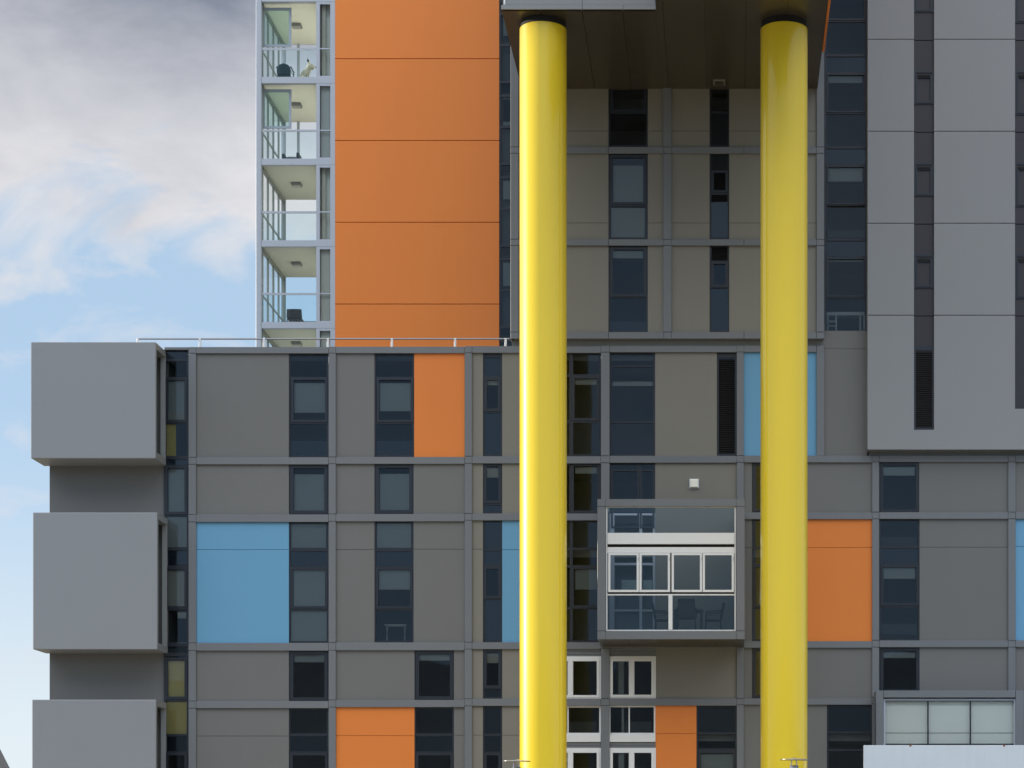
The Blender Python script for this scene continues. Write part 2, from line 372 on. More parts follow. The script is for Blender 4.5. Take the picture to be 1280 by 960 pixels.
# bay D
W(blk, 761.9, 819, D_[0][1], D_[1][0], trans=((457.5,2),(527.5,2.5)), blinds=((766,816,471,477,BLIND),(766,816,471,481.5,BLIND)), spans=((459,468,BLACK),(552,568,PURPLE)), top=3, border=2.4)
P(blk, 819, 896, D_[0][1], D_[1][0], GREY_BOUNCE)
W(blk, 896, 921, D_[0][1], D_[1][0], louvres=((898.5,918.5,449,567),), border=2.4, top=7, name='louvre_window')
W(blk, 761.9, 819, D_[1][1], 641, mull=((799,4.5),), case=((764,799,587,660),(800,818,587,660)), casew=2.2, spans=((579,586,BLACK),), border=2.2)
P(blk, 819, 921, D_[1][1], 790, GREY_BOUNCE)
W(blk, 761.9, 819, 641.2, 790, frame=TFRAME, border=3, mull=((801,3.5),(766,4)), trans=((705,3),(763,2.5)), blinds=((777,799,725,740,BLIND),(804,815,725,740,BLIND)), gl=CLEAR, name='balcony_door')
P(blk, 819.3, 921, 802, D_[4][0], GREY_BOUNCE)
P(blk, 819.3, 870.5, D_[4][1], NEXT, ORANGE, seams=(917,), label='orange wall panel between white windows and right column')
W(blk, 870.5, 921, D_[4][1], NEXT, trans=((916.5,2.5),(937.5,4)), case=((873,920,938,992),), blinds=((876,917,942.5,965,BLIND),), spans=((883,915,WFRAME),))
# bay E
P(blk, 929.8, 1020.8, E[0][1], E[1][0], BLUE, label='sky blue wall panel behind the right column')
mullion(blk, 1020.8, 1030.5, 440.0, 569.5)
P(blk, 1030.5, 1084, 436, 569.3, GREY, Y=D); P(blk, 1030.5, 1086, 414, 435.4, GREY, Y=D)
P(blk, 640, 1030.5, 405, 432, GREY, Y=D)
for k0, k1, st in ((1,2,None),(2,3,(684.5,)),(3,4,None)):
    a, c = E[k0][1], E[k1][0]
    P(blk, 929.8, 939.8, a, c, GREY, seams=st or ())
    if k0 == 2:
        W(blk, 939.8, 990, a, c, trans=((684.5,3),(706,3),(759.5,3)), case=((942,988,706,759),))
        P(blk, 990, 1090.2, a, c, ORANGE, seams=(684.5,), label='large orange wall panel right of the right column')
    else:
        W(blk, 939.8, 990, a, c, case=((942,988,a+1,c-1),))
        P(blk, 990, 1090.2, a, c, GREY)
P(blk, 929.8, 1033.5, E[4][1], NEXT, GREY)
W(blk, 1033.5, 1090.2, E[4][1], NEXT, trans=((915.5,2.5),(937.5,2.5)), spans=((882,914,SPAN),), top=2.5)
# bay F
P(blk, 1086, 1421, 556, 569, FRAME, name='ledge_panel')
P(blk, 1149, 1260.3, F_[1][1], F_[2][0], GREY)
W(blk, 1098.9, 1149, F_[1][1], F_[2][0], case=((1100.5,1148,578,640),), casew=3.2, blinds=((1104,1143.5,584,593.5,BLIND),))
P(blk, 1149.5, 1260.3, F_[2][1], F_[3][0], GREY, seams=(684,))
W(blk, 1098.9, 1149.5, F_[2][1], F_[3][0], trans=((683.5,4),(706,4),(757.5,4)), case=((1101,1148.5,706,757),), blinds=((1104,1144,709.5,722.5,BLIND),(1102,1146,671,682,BLINDD),(1102,1146,780,792,BLINDD)), spans=((686,704,SPAN),))
P(blk, 1149.5, 1260.3, F_[3][1], 872, GREY)
W(blk, 1098.9, 1149.5, F_[3][1], 864, case=((1101,1148.5,810.5,866),), blinds=((1104,1144,815.5,821.5,BLIND),))
# ground floor below the view
for k in keys:
    x0, x1 = bays[k]; xm = x0 + (x1-x0)*0.55
    P(blk, x0, xm, NEXT+9, GY, GREY); W(blk, xm, x1, NEXT+9, GY, trans=((NEXT+40,3),))
P(blk, 1269.5, 1421, 872, GY, GREY); P(blk, 1098.9, 1260.3, 981, GY-90, GREY)
# glazed strip next to the balcony boxes
W(blk, 205.5, 235.6, 436.5, GY, border=2.0, trans=((450,3),(472.5,3),(528,3.5),(572,4),(583,3),(643,3),(686,4),(709,5),(761.5,3.5),(806,4),(818,4),(874,4.5),(919,3),(941,4),(990,4),(1040,4),(1090,4)),
  case=((206.5,234,472,528),(206.5,234,582,643),(206.5,234,709,761),(206.5,234,822,874),(206.5,234,941,990)),
  blinds=((210.5,231.5,475,515,BLIND),(210,231,516,525,BLINDW),(208,220,530,570,BLINDY),(210.5,231,586,640,BLIND),(208,233.5,646,684,BLIND),(210,231,713,758,BLINDW),(222,233,765,772,BLINDW),(209.5,231,826,871,BLINDY),(208,233.5,877,917,BLINDY)),
  spans=((438,449,SPAN),(574,582,SPAN),(689,706,SPAN),(808,816,SPAN),(921,939,SPAN)), name='window_strip')
rail(blk, 205, 235.4, 433.9, 437.2)
# side wall carrying the boxes
YW = 70.2
mb = MB(); mb.box(X(62,YW), X(205.3,YW), YW, YW+0.2, 0, Z(440,YW)); mb.box(X(62,YW), X(62,YW)+0.2, YW+0.2, 96, 0, Z(440,YW)); mb.build('side_wall', GREY, blk)
def balcony_box(y0, y1, x0, x1):
    Yf = 68.85; Yb = 70.19; t = 0.16
    xa, xb, za, zb = X(x0,Yf), X(x1,Yf), Z(y1,Yf), Z(y0,Yf)
    mb = MB()
    mb.box(xa, xb, Yf, Yf+t, za, zb, 0.022, 2)                       # front
    mb.box(xa+.01, xb-.004, Yf+t+.002, Yb, za+.004, za+0.22)               # floor
    mb.box(xa+.01, xb-.004, Yf+t+.002, Yb, zb-0.20, zb-.004)               # roof
    mb.box(xa, xa+0.15, Yf+t+.001, Yb, za+0.222, zb-0.202)
    mb.box(xb-0.16, xb-.004, Yb-0.14, Yb, za+0.222, zb-0.202)
    o = mb.build('balcony_box', BOXG, blk)
    mb = MB(); mb.box(xb-0.30, xb-0.27, Yf+t+.003, Yb-0.15, za+0.222, zb-0.202); mb.build('side_glass', TEALG, o)
    mb = MB(); mb.box(xb-0.62, xb-0.60, Yf+t+.003, Yb-0.15, za+0.222, zb-0.202); mb.build('back_panel', BLINDD, o)
balcony_box(427.5, 573, 38.5, 194.6)
balcony_box(640.5, 811.8, 41, 196.6)
balcony_box(874.5, 1046, 40, 195)
# shell: roof, slabs, back of rooms
ZR = Z(437)
mb = MB(); mb.box(X(62), X(1421), D+0.25, 96, ZR-0.3, ZR); mb.build('roof', ROOFM, blk)
mb = MB()
for y in (575, 690, 806, 921, 1040): mb.box(X(206), X(1421), D+0.35, D+5, Z(y)-0.12, Z(y)+0.12)
mb.build('floor_slab', INNER, blk)
mb = MB(); mb.box(X(62)+0.3, X(1421), D+3.2, D+3.4, 0, ZR-0.31)
for x in (206, 415, 585, 690, 756, 860, 925, 1030, 1094, 1265, 1421): mb.box(X(x)-0.05, X(x)+0.05, D+0.3, D+3.2, 0, ZR-0.31)
mb.build('room_wall', INNER, blk)

# ------------------------------------------------------------------ glazed balcony between the columns
def frame_ring(mb, x0, x1, y0, y1, w, Ya, Yb, top=None, bot=None):
    top = w if top is None else top; bot = w if bot is None else bot
    rect(mb, x0, x0+w, y0, y1, Ya, Yb); rect(mb, x1-w, x1, y0, y1, Ya, Yb)
    rect(mb, x0+w, x1-w, y0, y0+top, Ya+.001, Yb, Ya); rect(mb, x0+w, x1-w, y1-bot, y1, Ya+.001, Yb, Ya)
YB = 67.6
xa, xb, za, zb = X(746.7,YB), X(930.8,YB), Z(798.9,YB), Z(623.8,YB)
w = 10.3*YB/F
mb = MB(); g = 0.006
mb.box(xa, xa+w, YB, YB+0.3, za+w+g, zb-w+.03-g, .006, 1); mb.box(xb-w, xb, YB, YB+0.3, za+w+g, zb-w+.03-g, .006, 1)
mb.box(xa, xa+w, YB, YB+0.3, za, za+w-g, .006, 1); mb.box(xb-w, xb, YB, YB+0.3, za, za+w-g, .006, 1)
mb.box(xa, xa+w, YB, YB+0.3, zb-w+.03+g, zb, .006, 1); mb.box(xb-w, xb, YB, YB+0.3, zb-w+.03+g, zb, .006, 1)
mb.box(xa+w+g, xb-w-g, YB, YB+0.3, za, za+w, .006, 1); mb.box(xa+w+g, xb-w-g, YB, YB+0.3, zb-w+.03, zb, .006, 1)
bal = mb.build('balcony', FRAME, blk); bal['label'] = 'square glazed balcony between the yellow columns'
mb = MB()
mb.box(xa+.004, xa+0.2, YB+0.303, D-0.002, za+0.3, zb-.004); mb.box(xb-0.2, xb-.004, YB+0.303, D-0.002, za+0.3, zb-.004)
mb.build('side_wall', FRAME, bal)
mb = MB()
n = 5
for i in range(n):
    a = xa+.004 + (xb-xa-.008)*i/n; c = xa+.004 + (xb-xa-.008)*(i+1)/n
    mb.box(a+.006, c-.006, YB+0.303, D-0.002, za+0.004, za+0.25)
mb.build('underside', SOFFIT, bal)
mb = MB(); mb.box(xa+0.22, xb-0.22, YB+0.31, D+0.05, za+0.26, za+0.33); mb.build('floor', mat('balcony tiles', (0.13, 0.13, 0.12), 0.8, var=0.1), bal)
mb = MB(); Y1 = YB+0.08
frame_ring(mb, 757.6, 919.8, 632.6, 788.9, 1.7, Y1, Y1+0.08)
rect(mb, 759.3, 918.1, 666.2, 680.2, Y1-0.02, Y1+0.12, Y1, bevel=.008)
rect(mb, 759.3, 918.1, 684.0, 691.0, Y1-0.01, Y1+0.10, Y1)
rect(mb, 759.3, 918.1, 742.5, 744.2, Y1+.002, Y1+0.06, Y1); rect(mb, 835.6, 840.6, 744.2, 787.2, Y1-0.012, Y1+0.07, Y1)
mb.build('white_frame', WHITE, bal)
mb = MB(); rect(mb, 759.3, 918.1, 680.2, 684, Y1+0.05, Y1+0.07, Y1); rect(mb, 759.4, 918, 682, 682.8, Y1+0.02, Y1+0.049, Y1); rect(mb, 760, 917.8, 740.0, 742.2, Y1+0.01, Y1+0.05, Y1); mb.build('shadow_gap', BLACK, bal)
for cx0, cx1 in ((760.3,798.6),(799.2,837.5),(839.6,877.6),(878.4,917.4)):
    mb = MB(); frame_ring(mb, cx0, cx1, 689.4+1.8, 740.0, 2.7, Y1-0.035, Y1+0.03)
    c_ = mb.build('casement', WHITE, bal)
    mb = MB(); mb.quad(*[(X(x,Y1),Y1+random.uniform(-.003,.003),Z(y,Y1)) for x, y in ((cx0+2,738),(cx1-2,738),(cx1-2,693),(cx0+2,693))]); mb.build('pane', TEALG, c_)
    mb = MB(); rect(mb, cx1-1.0, cx1-.2, 697, 701, Y1-0.05, Y1-0.036, Y1); mb.build('hinge', STEEL, c_)
mb = MB()
for x0, x1, y0, y1 in ((759.2,918.2,634.2,666.3),(759.2,835.8,744,787.4),(840.4,918.2,744,787.4)):
    d_ = random.uniform(-.004,.004)
    mb.quad((X(x0,Y1),Y1+.03-d_,Z(y1,Y1)),(X(x1,Y1),Y1+.03+d_,Z(y1,Y1)),(X(x1,Y1),Y1+.03+d_,Z(y0,Y1)),(X(x0,Y1),Y1+.03-d_,Z(y0,Y1)))
mb.build('pane', TEALG, bal)
ZF = za + 0.33

# ------------------------------------------------------------------ balcony at the lower right
YB2 = 69.2
mb = MB()
rect(mb, 1095.2, 1104.4, 863.2, 1040, YB2, YB2+0.25, bevel=.006); rect(mb, 1104.9, 1269.2, 863.2, 871.8, YB2, YB2+0.25, bevel=.006); rect(mb, 1269.7, 1280, 863.2, 1040, YB2, YB2+0.25, bevel=.006)
rect(mb, 1104.9, 1269.2, 975, 984, YB2, YB2+0.25, bevel=.006); rect(mb, 1280.4, 1440, 863.2, 871.8, YB2, YB2+0.25, bevel=.006)
b2 = mb.build('balcony', FRAME, blk); b2['label'] = 'lower right balcony with pale screen panels'
mb = MB(); mb.box(X(1095.2,YB2)+.003, X(1095.2,YB2)+.2, YB2+.253, D-.003, Z(1040), Z(863.2,YB2)-.003); mb.box(X(1095.2,YB2)+.202, X(1440,YB2), YB2+.253, D-.003, Z(871.8,YB2), Z(863.2,YB2)-.003); mb.build('side_wall', FRAME, b2)
mb = MB(); Y2 = YB2+0.1
frame_ring(mb, 1104.6, 1269.3, 873.5, 975, 2.2, Y2, Y2+0.05); mb.build('white_frame', TFRAME, b2)
mb = MB()
for x in (1160, 1213): rect(mb, x-0.9, x+0.9, 876, 973, Y2, Y2+0.04)
rect(mb, 1107, 1267, 929.5, 931.2, Y2+.002, Y2+0.04, Y2); rect(mb, 1107, 1267, 875.7, 876.7, Y2+.003, Y2+0.03, Y2)
mb.build('dark_frame', WFRAME, b2)
mb = MB()
for x0, x1 in ((1107,1159.4),(1160.6,1212.4),(1213.6,1267)): mb.quad((X(x0,Y2),Y2+.02,Z(973,Y2)),(X(x1,Y2),Y2+.02+random.uniform(-.004,.004),Z(973,Y2)),(X(x1,Y2),Y2+.02,Z(876,Y2)),(X(x0,Y2),Y2+.02,Z(876,Y2)))
mb.build('pane', CLEAR, b2)
mb = MB()
rect(mb, 1106, 1268, 874, 915.5, Y2+0.16, Y2+0.18, Y2); rect(mb, 1106, 1268, 916.3, 974, Y2+0.16, Y2+0.18, Y2)
mb.build('screen', mat('pale screen', (0.84, 0.82, 0.76), 0.7, var=0.06), b2)

# ================================================================== tower with orange wall, standing behind
YT = 79.2
tw = thing('apartment_tower', 'tall tower behind the roof with broad orange wall and a column of glazed balconies', 'building', (X(470,YT), YT, ZR))
xT = lambda p: X(p, YT)
zT = lambda p: Z(p, YT)
floors = [96.0 + 102.1*k for k in range(-4, 5)]     # rows of the slab tops
TOP = floors[0] - 102
wall_seams = [73.6 + 102.2*k for k in range(-4, 4)]
for i in range(len(wall_seams)):
    y0 = wall_seams[i]; y1 = wall_seams[i+1] if i+1 < len(wall_seams) else 520
    mb = MB(); mb.box(xT(419), xT(624), YT-0.02, YT+0.1, zT(y1)+0.012, zT(y0)-0.012, .004, 1)
    p = mb.build('wall_panel', mat('bright orange cladding', (0.78, 0.218, 0.026), 0.42, 0, 0.45, var=0.025, bump=0.012, bscale=0.35, rnd=0.02, stain=0.02), tw)
mb = MB(); mb.box(xT(419.3), xT(623.7), YT+0.104, YT+0.14, ZR, zT(wall_seams[0])); mb.build('backing_wall', mat('orange joint', (0.16, 0.045, 0.012), 0.7), tw)
mb = MB(); mb.box(xT(420), xT(700), YT+0.3, 95, ZR, zT(TOP)); mb.build('tower_core', GREY, tw)
# balconies
mb = MB(); mb.box(xT(319.6), xT(326.6), YT, YT+0.22, ZR, zT(TOP), 0.03, 3); mb.build('corner_post', TFRAME, tw)
YE = 83.4
xL, xR = xT(327.0), xT(395.5)
for k, yt in enumerate(floors):
    zt = zT(yt); zb_ = zT(yt+8.0); ztn = zT(yt-102.1+8.0)           # slab top / bottom, ceiling above
    mb = MB(); mb.box(xT(326.8), xT(418.9), YT+0.005, YT+0.2, zb_, zt, .006, 1)
    sl = mb.build('slab_edge', TFRAME, tw)
    mb = MB(); mb.box(xT(321), xT(418.9), YT+0.202, YE, zb_+0.02, zt-0.02); mb.build('balcony_slab', CEILP if yt < 110 else CEILG, tw)
    if yt < -150: continue
    yr = yt - 35.5
    # front balustrade
    mb = MB(); mb.box(xT(327), xT(395.2), YT+0.05, YT+0.10, zT(yr+1.2), zT(yr-1.2)); mb.box(xT(399.5), xT(413), YT+0.04, YT+0.09, zT(yr+.6), zT(yr-1.0))
    bl = mb.build('balustrade', TFRAME, tw)
    mb = MB(); mb.box(xT(327), xT(395.2), YT+0.07, YT+0.08, zt, zT(yr+1.3)); mb.build('pane', CLEAR, bl)
    # posts and the narrow glazed panel
    mb = MB(); mb.box(xT(395.2), xT(399.6), YT+0.012, YT+0.16, zt, ztn); mb.box(xT(412.8), xT(418.8), YT+0.012, YT+0.16, zt, ztn)
    mb.box(xT(399.7), xT(412.7), YT+0.014, YT+0.12, ztn-0.09, ztn); mb.box(xT(399.7), xT(412.7), YT+0.014, YT+0.12, zt, zt+0.04)
    wn = mb.build('window', TFRAME, tw)
    mb = MB(); mb.quad((xT(399.5),YT+.06,zt),(xT(413),YT+.06,zt),(xT(413),YT+.063,ztn),(xT(399.5),YT+.063,ztn)); mb.build('pane', CLEAR, wn)
    if k % 2 == 1 or k >= 8:
        mb = MB(); mb.box(xT(400), xT(412.5), YT+0.2, YT+0.22, zt, ztn); mb.build('blind', BLINDW if k > 5 else BLIND, wn)
    else:
        mb = MB(); mb.box(xT(401), xT(405.5), YT+0.25, YT+0.35, zt, ztn); mb.build('curtain', mat('cream curtain', (0.6, 0.57, 0.48), 0.8), wn)
        mb = MB(); mb.box(xT(399.6), xT(419), YT+.4, YT+.45, zt, ztn); mb.build('room_wall', CEILP, wn)
    # left side glazing
    mb = MB()
    for q in range(5):
        yq = YT + 0.25 + q*(YE-YT-0.35)/4
        mb.box(xL-0.07, xL, yq, yq+0.07, zt, ztn)
    mb.box(xL-0.05, xL-0.01, YT+0.24, YE, zT(yr)-.03, zT(yr)+.03); mb.box(xL-0.08, xL+0.02, YT+0.22, YE, ztn-0.12, ztn)
    sg = mb.build('side_glazing', mat('grey green frame', (0.22, 0.25, 0.25), 0.4), tw)
    mb = MB(); mb.quad((xL-.03,YT+.25,zt),(xL-.03,YE,zt),(xL-.03,YE,ztn),(xL-.03,YT+.25,ztn)); mb.build('pane', CLEAR, sg)
    # back glazing
    mb = MB()
    xbk = X(352.0,YE)
    mb.box(xL, xbk, YE-0.12, YE-0.04, zt, ztn) if False else None
    mb.box(X(352.5,YE), X(357.5,YE), YE-0.14, YE-0.02, zt, ztn)
    mb.box(X(357.5,YE), X(397,YE), YE-0.1, YE-0.05, zT(yr)-0.02, zT(yr)+0.02)
    if k in (3,4,5): mb.box(X(372,YE), X(375,YE), YE-0.12, YE-0.05, zt, ztn)
    bg = mb.build('back_glazing', MATS['grey green frame'] if k > 5 else TFRAME, tw)
    mb = MB(); mb.quad((xL,YE-.07,zt),(X(398,YE),YE-.07,zt),(X(398,YE),YE-.07,ztn),(xL,YE-.07,ztn)); mb.build('pane', CLEAR, bg)
    # right hand wall of the balcony
    mb = MB(); mb.box(xT(397.5), xT(399.3), YT+0.17, YE, zt, ztn); mb.build('balcony_wall', CEILG, tw)
    # folded glazing leaf on the upper two floors
    if k <= 5:
        ya, yb_ = yt - 86.5, yt - 37.5; mb = MB(); Yl = YT+0.35
        for a, c, d, e in ((328,331,ya,yb_),(361,364.2,ya,yb_),(331,361,ya,ya+3.5),(331,361,yb_-3,yb_)):
            mb.box(X(a,Yl), X(c,Yl), Yl, Yl+.04, Z(e,Yl), Z(d,Yl))
        lf = mb.build('glazing_leaf', mat('blue grey frame', (0.30, 0.36, 0.42), 0.4), tw)
        mb = MB(); mb.quad((X(330,Yl),Yl+.02,Z(yb_,Yl)),(X(362,Yl),Yl+.02,Z(yb_,Yl)),(X(362,Yl),Yl+.02,Z(ya,Yl)),(X(330,Yl),Yl+.02,Z(ya,Yl))); mb.build('pane', glass('sea green glass', (0.60, 0.78, 0.74), 1.5, 0.002), lf)
# glazed strip at the right end of the orange wall
W(tw, 624.3, 662, -330, 520, Y=YT-0.1, border=1.6, trans=[(v, 3) for k in range(-3, 5) for v in (73.6+102.2*k+29, 73.6+102.2*k+46, 73.6+102.2*k+85)], blinds=[(629,660,22+102.2*k,(50 if k % 2 else 44)+102.2*k,BLIND) for k in range(-2, 4)]+[(629,660,118,156,BLIND)], spans=[(104+102.2*k,112+102.2*k,BLACK) for k in range(-2,4)], name='window_strip')

# ================================================================== recessed centre and the overhanging storeys on the columns
YM = 69.85
mid = thing('overhanging_building', 'tower carried out on two yellow columns with dark underside above brown grey recessed wall', 'building', (X(830,YM), YM, Z(423,YM)))
YSF = 63.5
ZS = Z(112, 70.0)           # underside of the overhang
zrows = ((183.6,191.6),(299.0,306.8),(415.0,423.3))
xm0, xm1, xm2, xm3, xm4, xm5 = 638.2, 648.2, 829.2, 839.2, 1020.8, 1030.2
for a, c in ((xm0,xm1),(xm2,xm3),(xm4,xm5)):
    mullion(mid, a, c, 50 if a != xm2 else 105, 423.3, [v for z in zrows for v in z][:-1], Y=YM)
for a, c in zrows:
    rail(mid, xm1, xm2, a, c, Y=YM, joints=(760.5,)); rail(mid, xm3, xm4, a, c, Y=YM, joints=(930,))
bands = ((100,183.6,(163.8,)),(191.6,299.0,(278.7,)),(306.8,415.0,()))
for i, (a, c, sm) in enumerate(bands):
    P(mid, xm1, 760.5, a, c, GREY_BOUNCE, Y=YM, seams=sm); P(mid, 809.8, xm2, a, c, GREY_BOUNCE, Y=YM, seams=sm)
    P(mid, xm3, 886.9, a, c, GREY_BOUNCE, Y=YM, seams=sm); P(mid, 911.6, xm4, a, c, GREY_BOUNCE, Y=YM, seams=sm)
W(mid, 760.5, 809.8, 100, 183.6, Y=YM, trans=((140.5,3.5),), case=((763,808,100,140),))
W(mid, 760.5, 809.8, 191.6, 299, Y=YM, trans=((256.5,3.5),), case=((763,808,194,256),), blinds=((766,804,198,253,BLIND),(766,804,198,207,BLIND),(764,806,260,296,BLIND)))
W(mid, 760.5, 809.8, 306.8, 415, Y=YM, trans=((371,2.5),), case=((763,808,309,371),), blinds=((766,804,313.5,322,BLIND),), spans=((402,413,SPAN),))
W(mid, 886.9, 911.6, 100, 183.6, Y=YM, trans=((140.5,3),), spans=((142,182,WFRAME),))
W(mid, 886.9, 911.6, 191.6, 299, Y=YM, trans=((242,3),), case=((889,910,213,241),), spans=((194,212,WFRAME),(252,297,SPAN)))
W(mid, 886.9, 911.6, 306.8, 415, Y=YM, trans=((327,2.5),(359,2.5)), louvres=((889.5,909.5,309.5,325.5),), case=((889,910,327,359),), spans=((361,413,SPAN),))
# soffit in boards, then the storeys above
sx = [X(626.4,YSF), -5.39, -4.18, -2.985, -1.79, -0.555, 0.665, 1.87, 3.03]
mb = MB()
for i in range(len(sx)-1):
    yfront = YSF if sx[i+1] <= -1.9 else 58.0
    if sx[i] < -2.0 < sx[i+1]:
        mb.box(sx[i]+.007, -2.0, YSF, 70.2, ZS, ZS+.05); mb.box(-1.998, sx[i+1]-.007, 58.0, 70.2, ZS, ZS+.05)
    else: mb.box(sx[i]+.007, sx[i+1]-.007, yfront, 70.2, ZS, ZS+.05)
mb.build('soffit', SOFFIT, mid)
mb = MB(); mb.box(sx[0]+.01, -2.0, YSF+.1, 71, ZS+.055, ZS+14); mb.box(-1.99, 3.02, 58.1, 71, ZS+.055, ZS+14); mb.box(X(638.2,YM)+.12, 3.0, 71.002, 76, ZS-.3, ZS+14); mb.build('upper_storeys', GREY, mid)
mb = MB(); fz = Z(7.2,YSF)
for a, c in ((627,728),(728,779),(779,820)): mb.box(X(a,YSF)+.004, X(c,YSF)-.004, YSF-.06, YSF+.09, ZS-.0, fz, .005, 1)
mb.build('fascia', LIGHT, mid)
for a, c in ((632.2,728),(728,820)):
    mb = MB(); mb.box(X(a,YSF)+.004, X(c,YSF)-.004, YSF-.03, YSF+.09, fz+.01, fz+2.9, .005, 1); mb.build('wall_panel', LIGHT, mid)
mb = MB(); mb.box(X(629.8,YSF), X(632.1,YSF), YSF-.05, YSF+.09, fz+.012, fz+6, .012, 2); mb.build('corner_trim', WHITE, mid)
mb = MB(); mb.box(X(627,YSF), X(629.7,YSF), YSF+.03, YSF+.09, fz+.012, fz+6); mb.build('corner_window', WFRAME, mid)
mb = MB(); mb.box(3.031, 3.10, 58, 66.8, ZS+.002, ZS+14, .004, 1); mb.build('side_trim', ORANGE, mid)
mb = MB(); mb.box(3.021, 3.029, 58.2, 71, ZS+.06, ZS+14); mb.build('side_wall', GREY, mid)
mb = MB(); mb.box(X(640,YM), X(1028,YM), YM+3.2, YM+3.4, Z(425), ZS+.05)
for x in (640, 735, 834, 930, 1029): mb.box(X(x)-.05, X(x)+.05, YM+.3, YM+3.2, Z(425), ZS)
for y in (187, 303, 419): mb.box(X(640), X(1028), YM+.3, YM+3.2, Z(y)-.1, Z(y)+.1)
mb.build('room_wall', INNER, mid)
mb = MB(); mb.box(X(638.2,YM)+.01, X(638.2,YM)+.1, YM+.075, 75, Z(423.3,YM), ZS); mb.box(X(638.2,YM)+.01, X(1030.2,YM)-.01, YM+.078, YM+.3, Z(423.3,YM), Z(419,YM)); mb.build('return_wall', FRAME, mid)

# ================================================================== light grey tower on the right
YG = 69.62
gt = thing('grey_tower', 'tall pale grey tower at the right with narrow dark vertical window strips', 'building', (X(1240,YG), YG, Z(562,YG)))
gs = [-181, -66, 49, 164, 279, 394]
for x0, x1 in ((1084.6,1142.5),(1167.6,1268.8),(1294,1421)):
    for i in range(5):
        mb = MB(); rect(mb, x0, x1, gs[i]+.45, gs[i+1]-.45, YG, YG+.12, bevel=.004); mb.build('wall_panel', LIGHT, gt)
mb = MB(); y0 = 394.45
for x0, x1, y in ((1084.6,1142.5,y0),(1142.5,1167.6,537.3),(1167.6,1268.8,y0),(1268.8,1294,511),(1294,1421,y0)): rect(mb, x0, x1, y, 561.8, YG, YG+.12)
bmesh.ops.remove_doubles(mb.bm, verts=mb.bm.verts, dist=0.0005)
mb.build('wall_panel', LIGHT, gt)
mb = MB(); rect(mb, 1084.8, 1142.3, -180, 561, YG+.125, YG+.14, YG); rect(mb, 1167.8, 1268.6, -180, 561, YG+.125, YG+.14, YG); rect(mb, 1294.2, 1421, -180, 561, YG+.125, YG+.14, YG); mb.build('backing_wall', mat('grey joint', (0.06, 0.06, 0.06), 0.7), gt)
def strip(x0, x1, end, wins, louv):
    cuts = [-180] + [g for g in gs[1:] if g < end] + [end]
    mb = MB()
    for i in range(len(cuts)-1): rect(mb, x0, x1, cuts[i]+.5, cuts[i+1]-.5, YG+.10, YG+.13, YG)
    mb.build('infill_panel', PURPLE, gt)
    for a, c in wins:
        W(gt, x0, x1, a, c, Y=YG-.045, border=2.2, case=((x0+2.4,x1-2.4,a+6.5,c-1),), casew=2.2, spans=((a+1.5,a+6,WFRAME),), gl=GLASS)
        mb = MB(); rect(mb, x0+4, x1-4.5, a+4.2, a+6.6, YG+.03, YG+.052, YG); mb.build('vent_slot', BLACK, gt)
    if louv: W(gt, x0, x1, louv[0], louv[1], Y=YG-.045, border=2.2, top=5, louvres=((x0+2.6,x1-2.6,louv[0]+6,louv[1]-3),), name='louvre_window')
strip(1142.5, 1167.6, 537, [(88.6-115.2*k, 130-115.2*k) for k in (2,1)] + [(88.6+115*k, 129.8+115*k) for k in (0,1,2)], (433,537))
strip(1268.8, 1294, 511, [(88.6+115*k, 143+115*k) for k in (-2,-1,0,1,2)], None)
W(gt, 1142.5, 1167.6, -26.5, 15, Y=YG-.045, border=2.2, case=((1145,1165,-20,14),)) if False else None
# glazed stair strip beside it
tr = []
bl_ = []
for k in range(-3, 3):
    b0 = 207 + 115.2*k
    tr += [(b0, 3.5), (b0+49.5, 3), (b0+92.5, 3)]
    if k < 2: tr += [(b0+114.8-0.5, 2)] if False else []
    bl_.append((1034.5, 1078, b0+3, b0+({-1: 11, 0: 19, 1: 4}.get(k, 9)), BLIND))
bl_ += [(1034.5, 1080, 288, 296, BLINDD)]
W(gt, 1030.6, 1084.3, -170, 417, Y=D-0.02, border=2.4, trans=tr, case=[(1033.5,1082,207+115.2*k,256+115.2*k) for k in range(-3,2)], casew=2.0, blinds=bl_,
  spans=[(207+115.2*k-20, 207+115.2*k-2, SPAN) for k in range(-2, 3)], name='window_strip')
mb = MB(); rect(mb, 1035, 1081, 254.6, 257, D+.07, D+.085, D); mb.build('open_gap', BLACK, gt)
mb = MB(); mb.box(X(1032), X(1421), D+3.2, D+3.4, Z(564), Z(-180))
for y in (187, 303, 419, 72, -43, 560): mb.box(X(1032), X(1421), D+.4, D+3.2, Z(y)-.1, Z(y)+.1)
mb.box(X(1421), X(1421)+.2, YG+.01, D+3.2, Z(562,YG), Z(-180)); mb.box(X(1084.6,YG), X(1084.6,YG)+.02, YG+.13, D+.5, Z(562,YG), Z(-180))
mb.build('room_wall', INNER, gt)
mb = MB(); rect(mb, 1084.6, 1421, 559.5, 561.8, YG+.122, D+.07, YG); mb.build('underside', FRAME, gt)

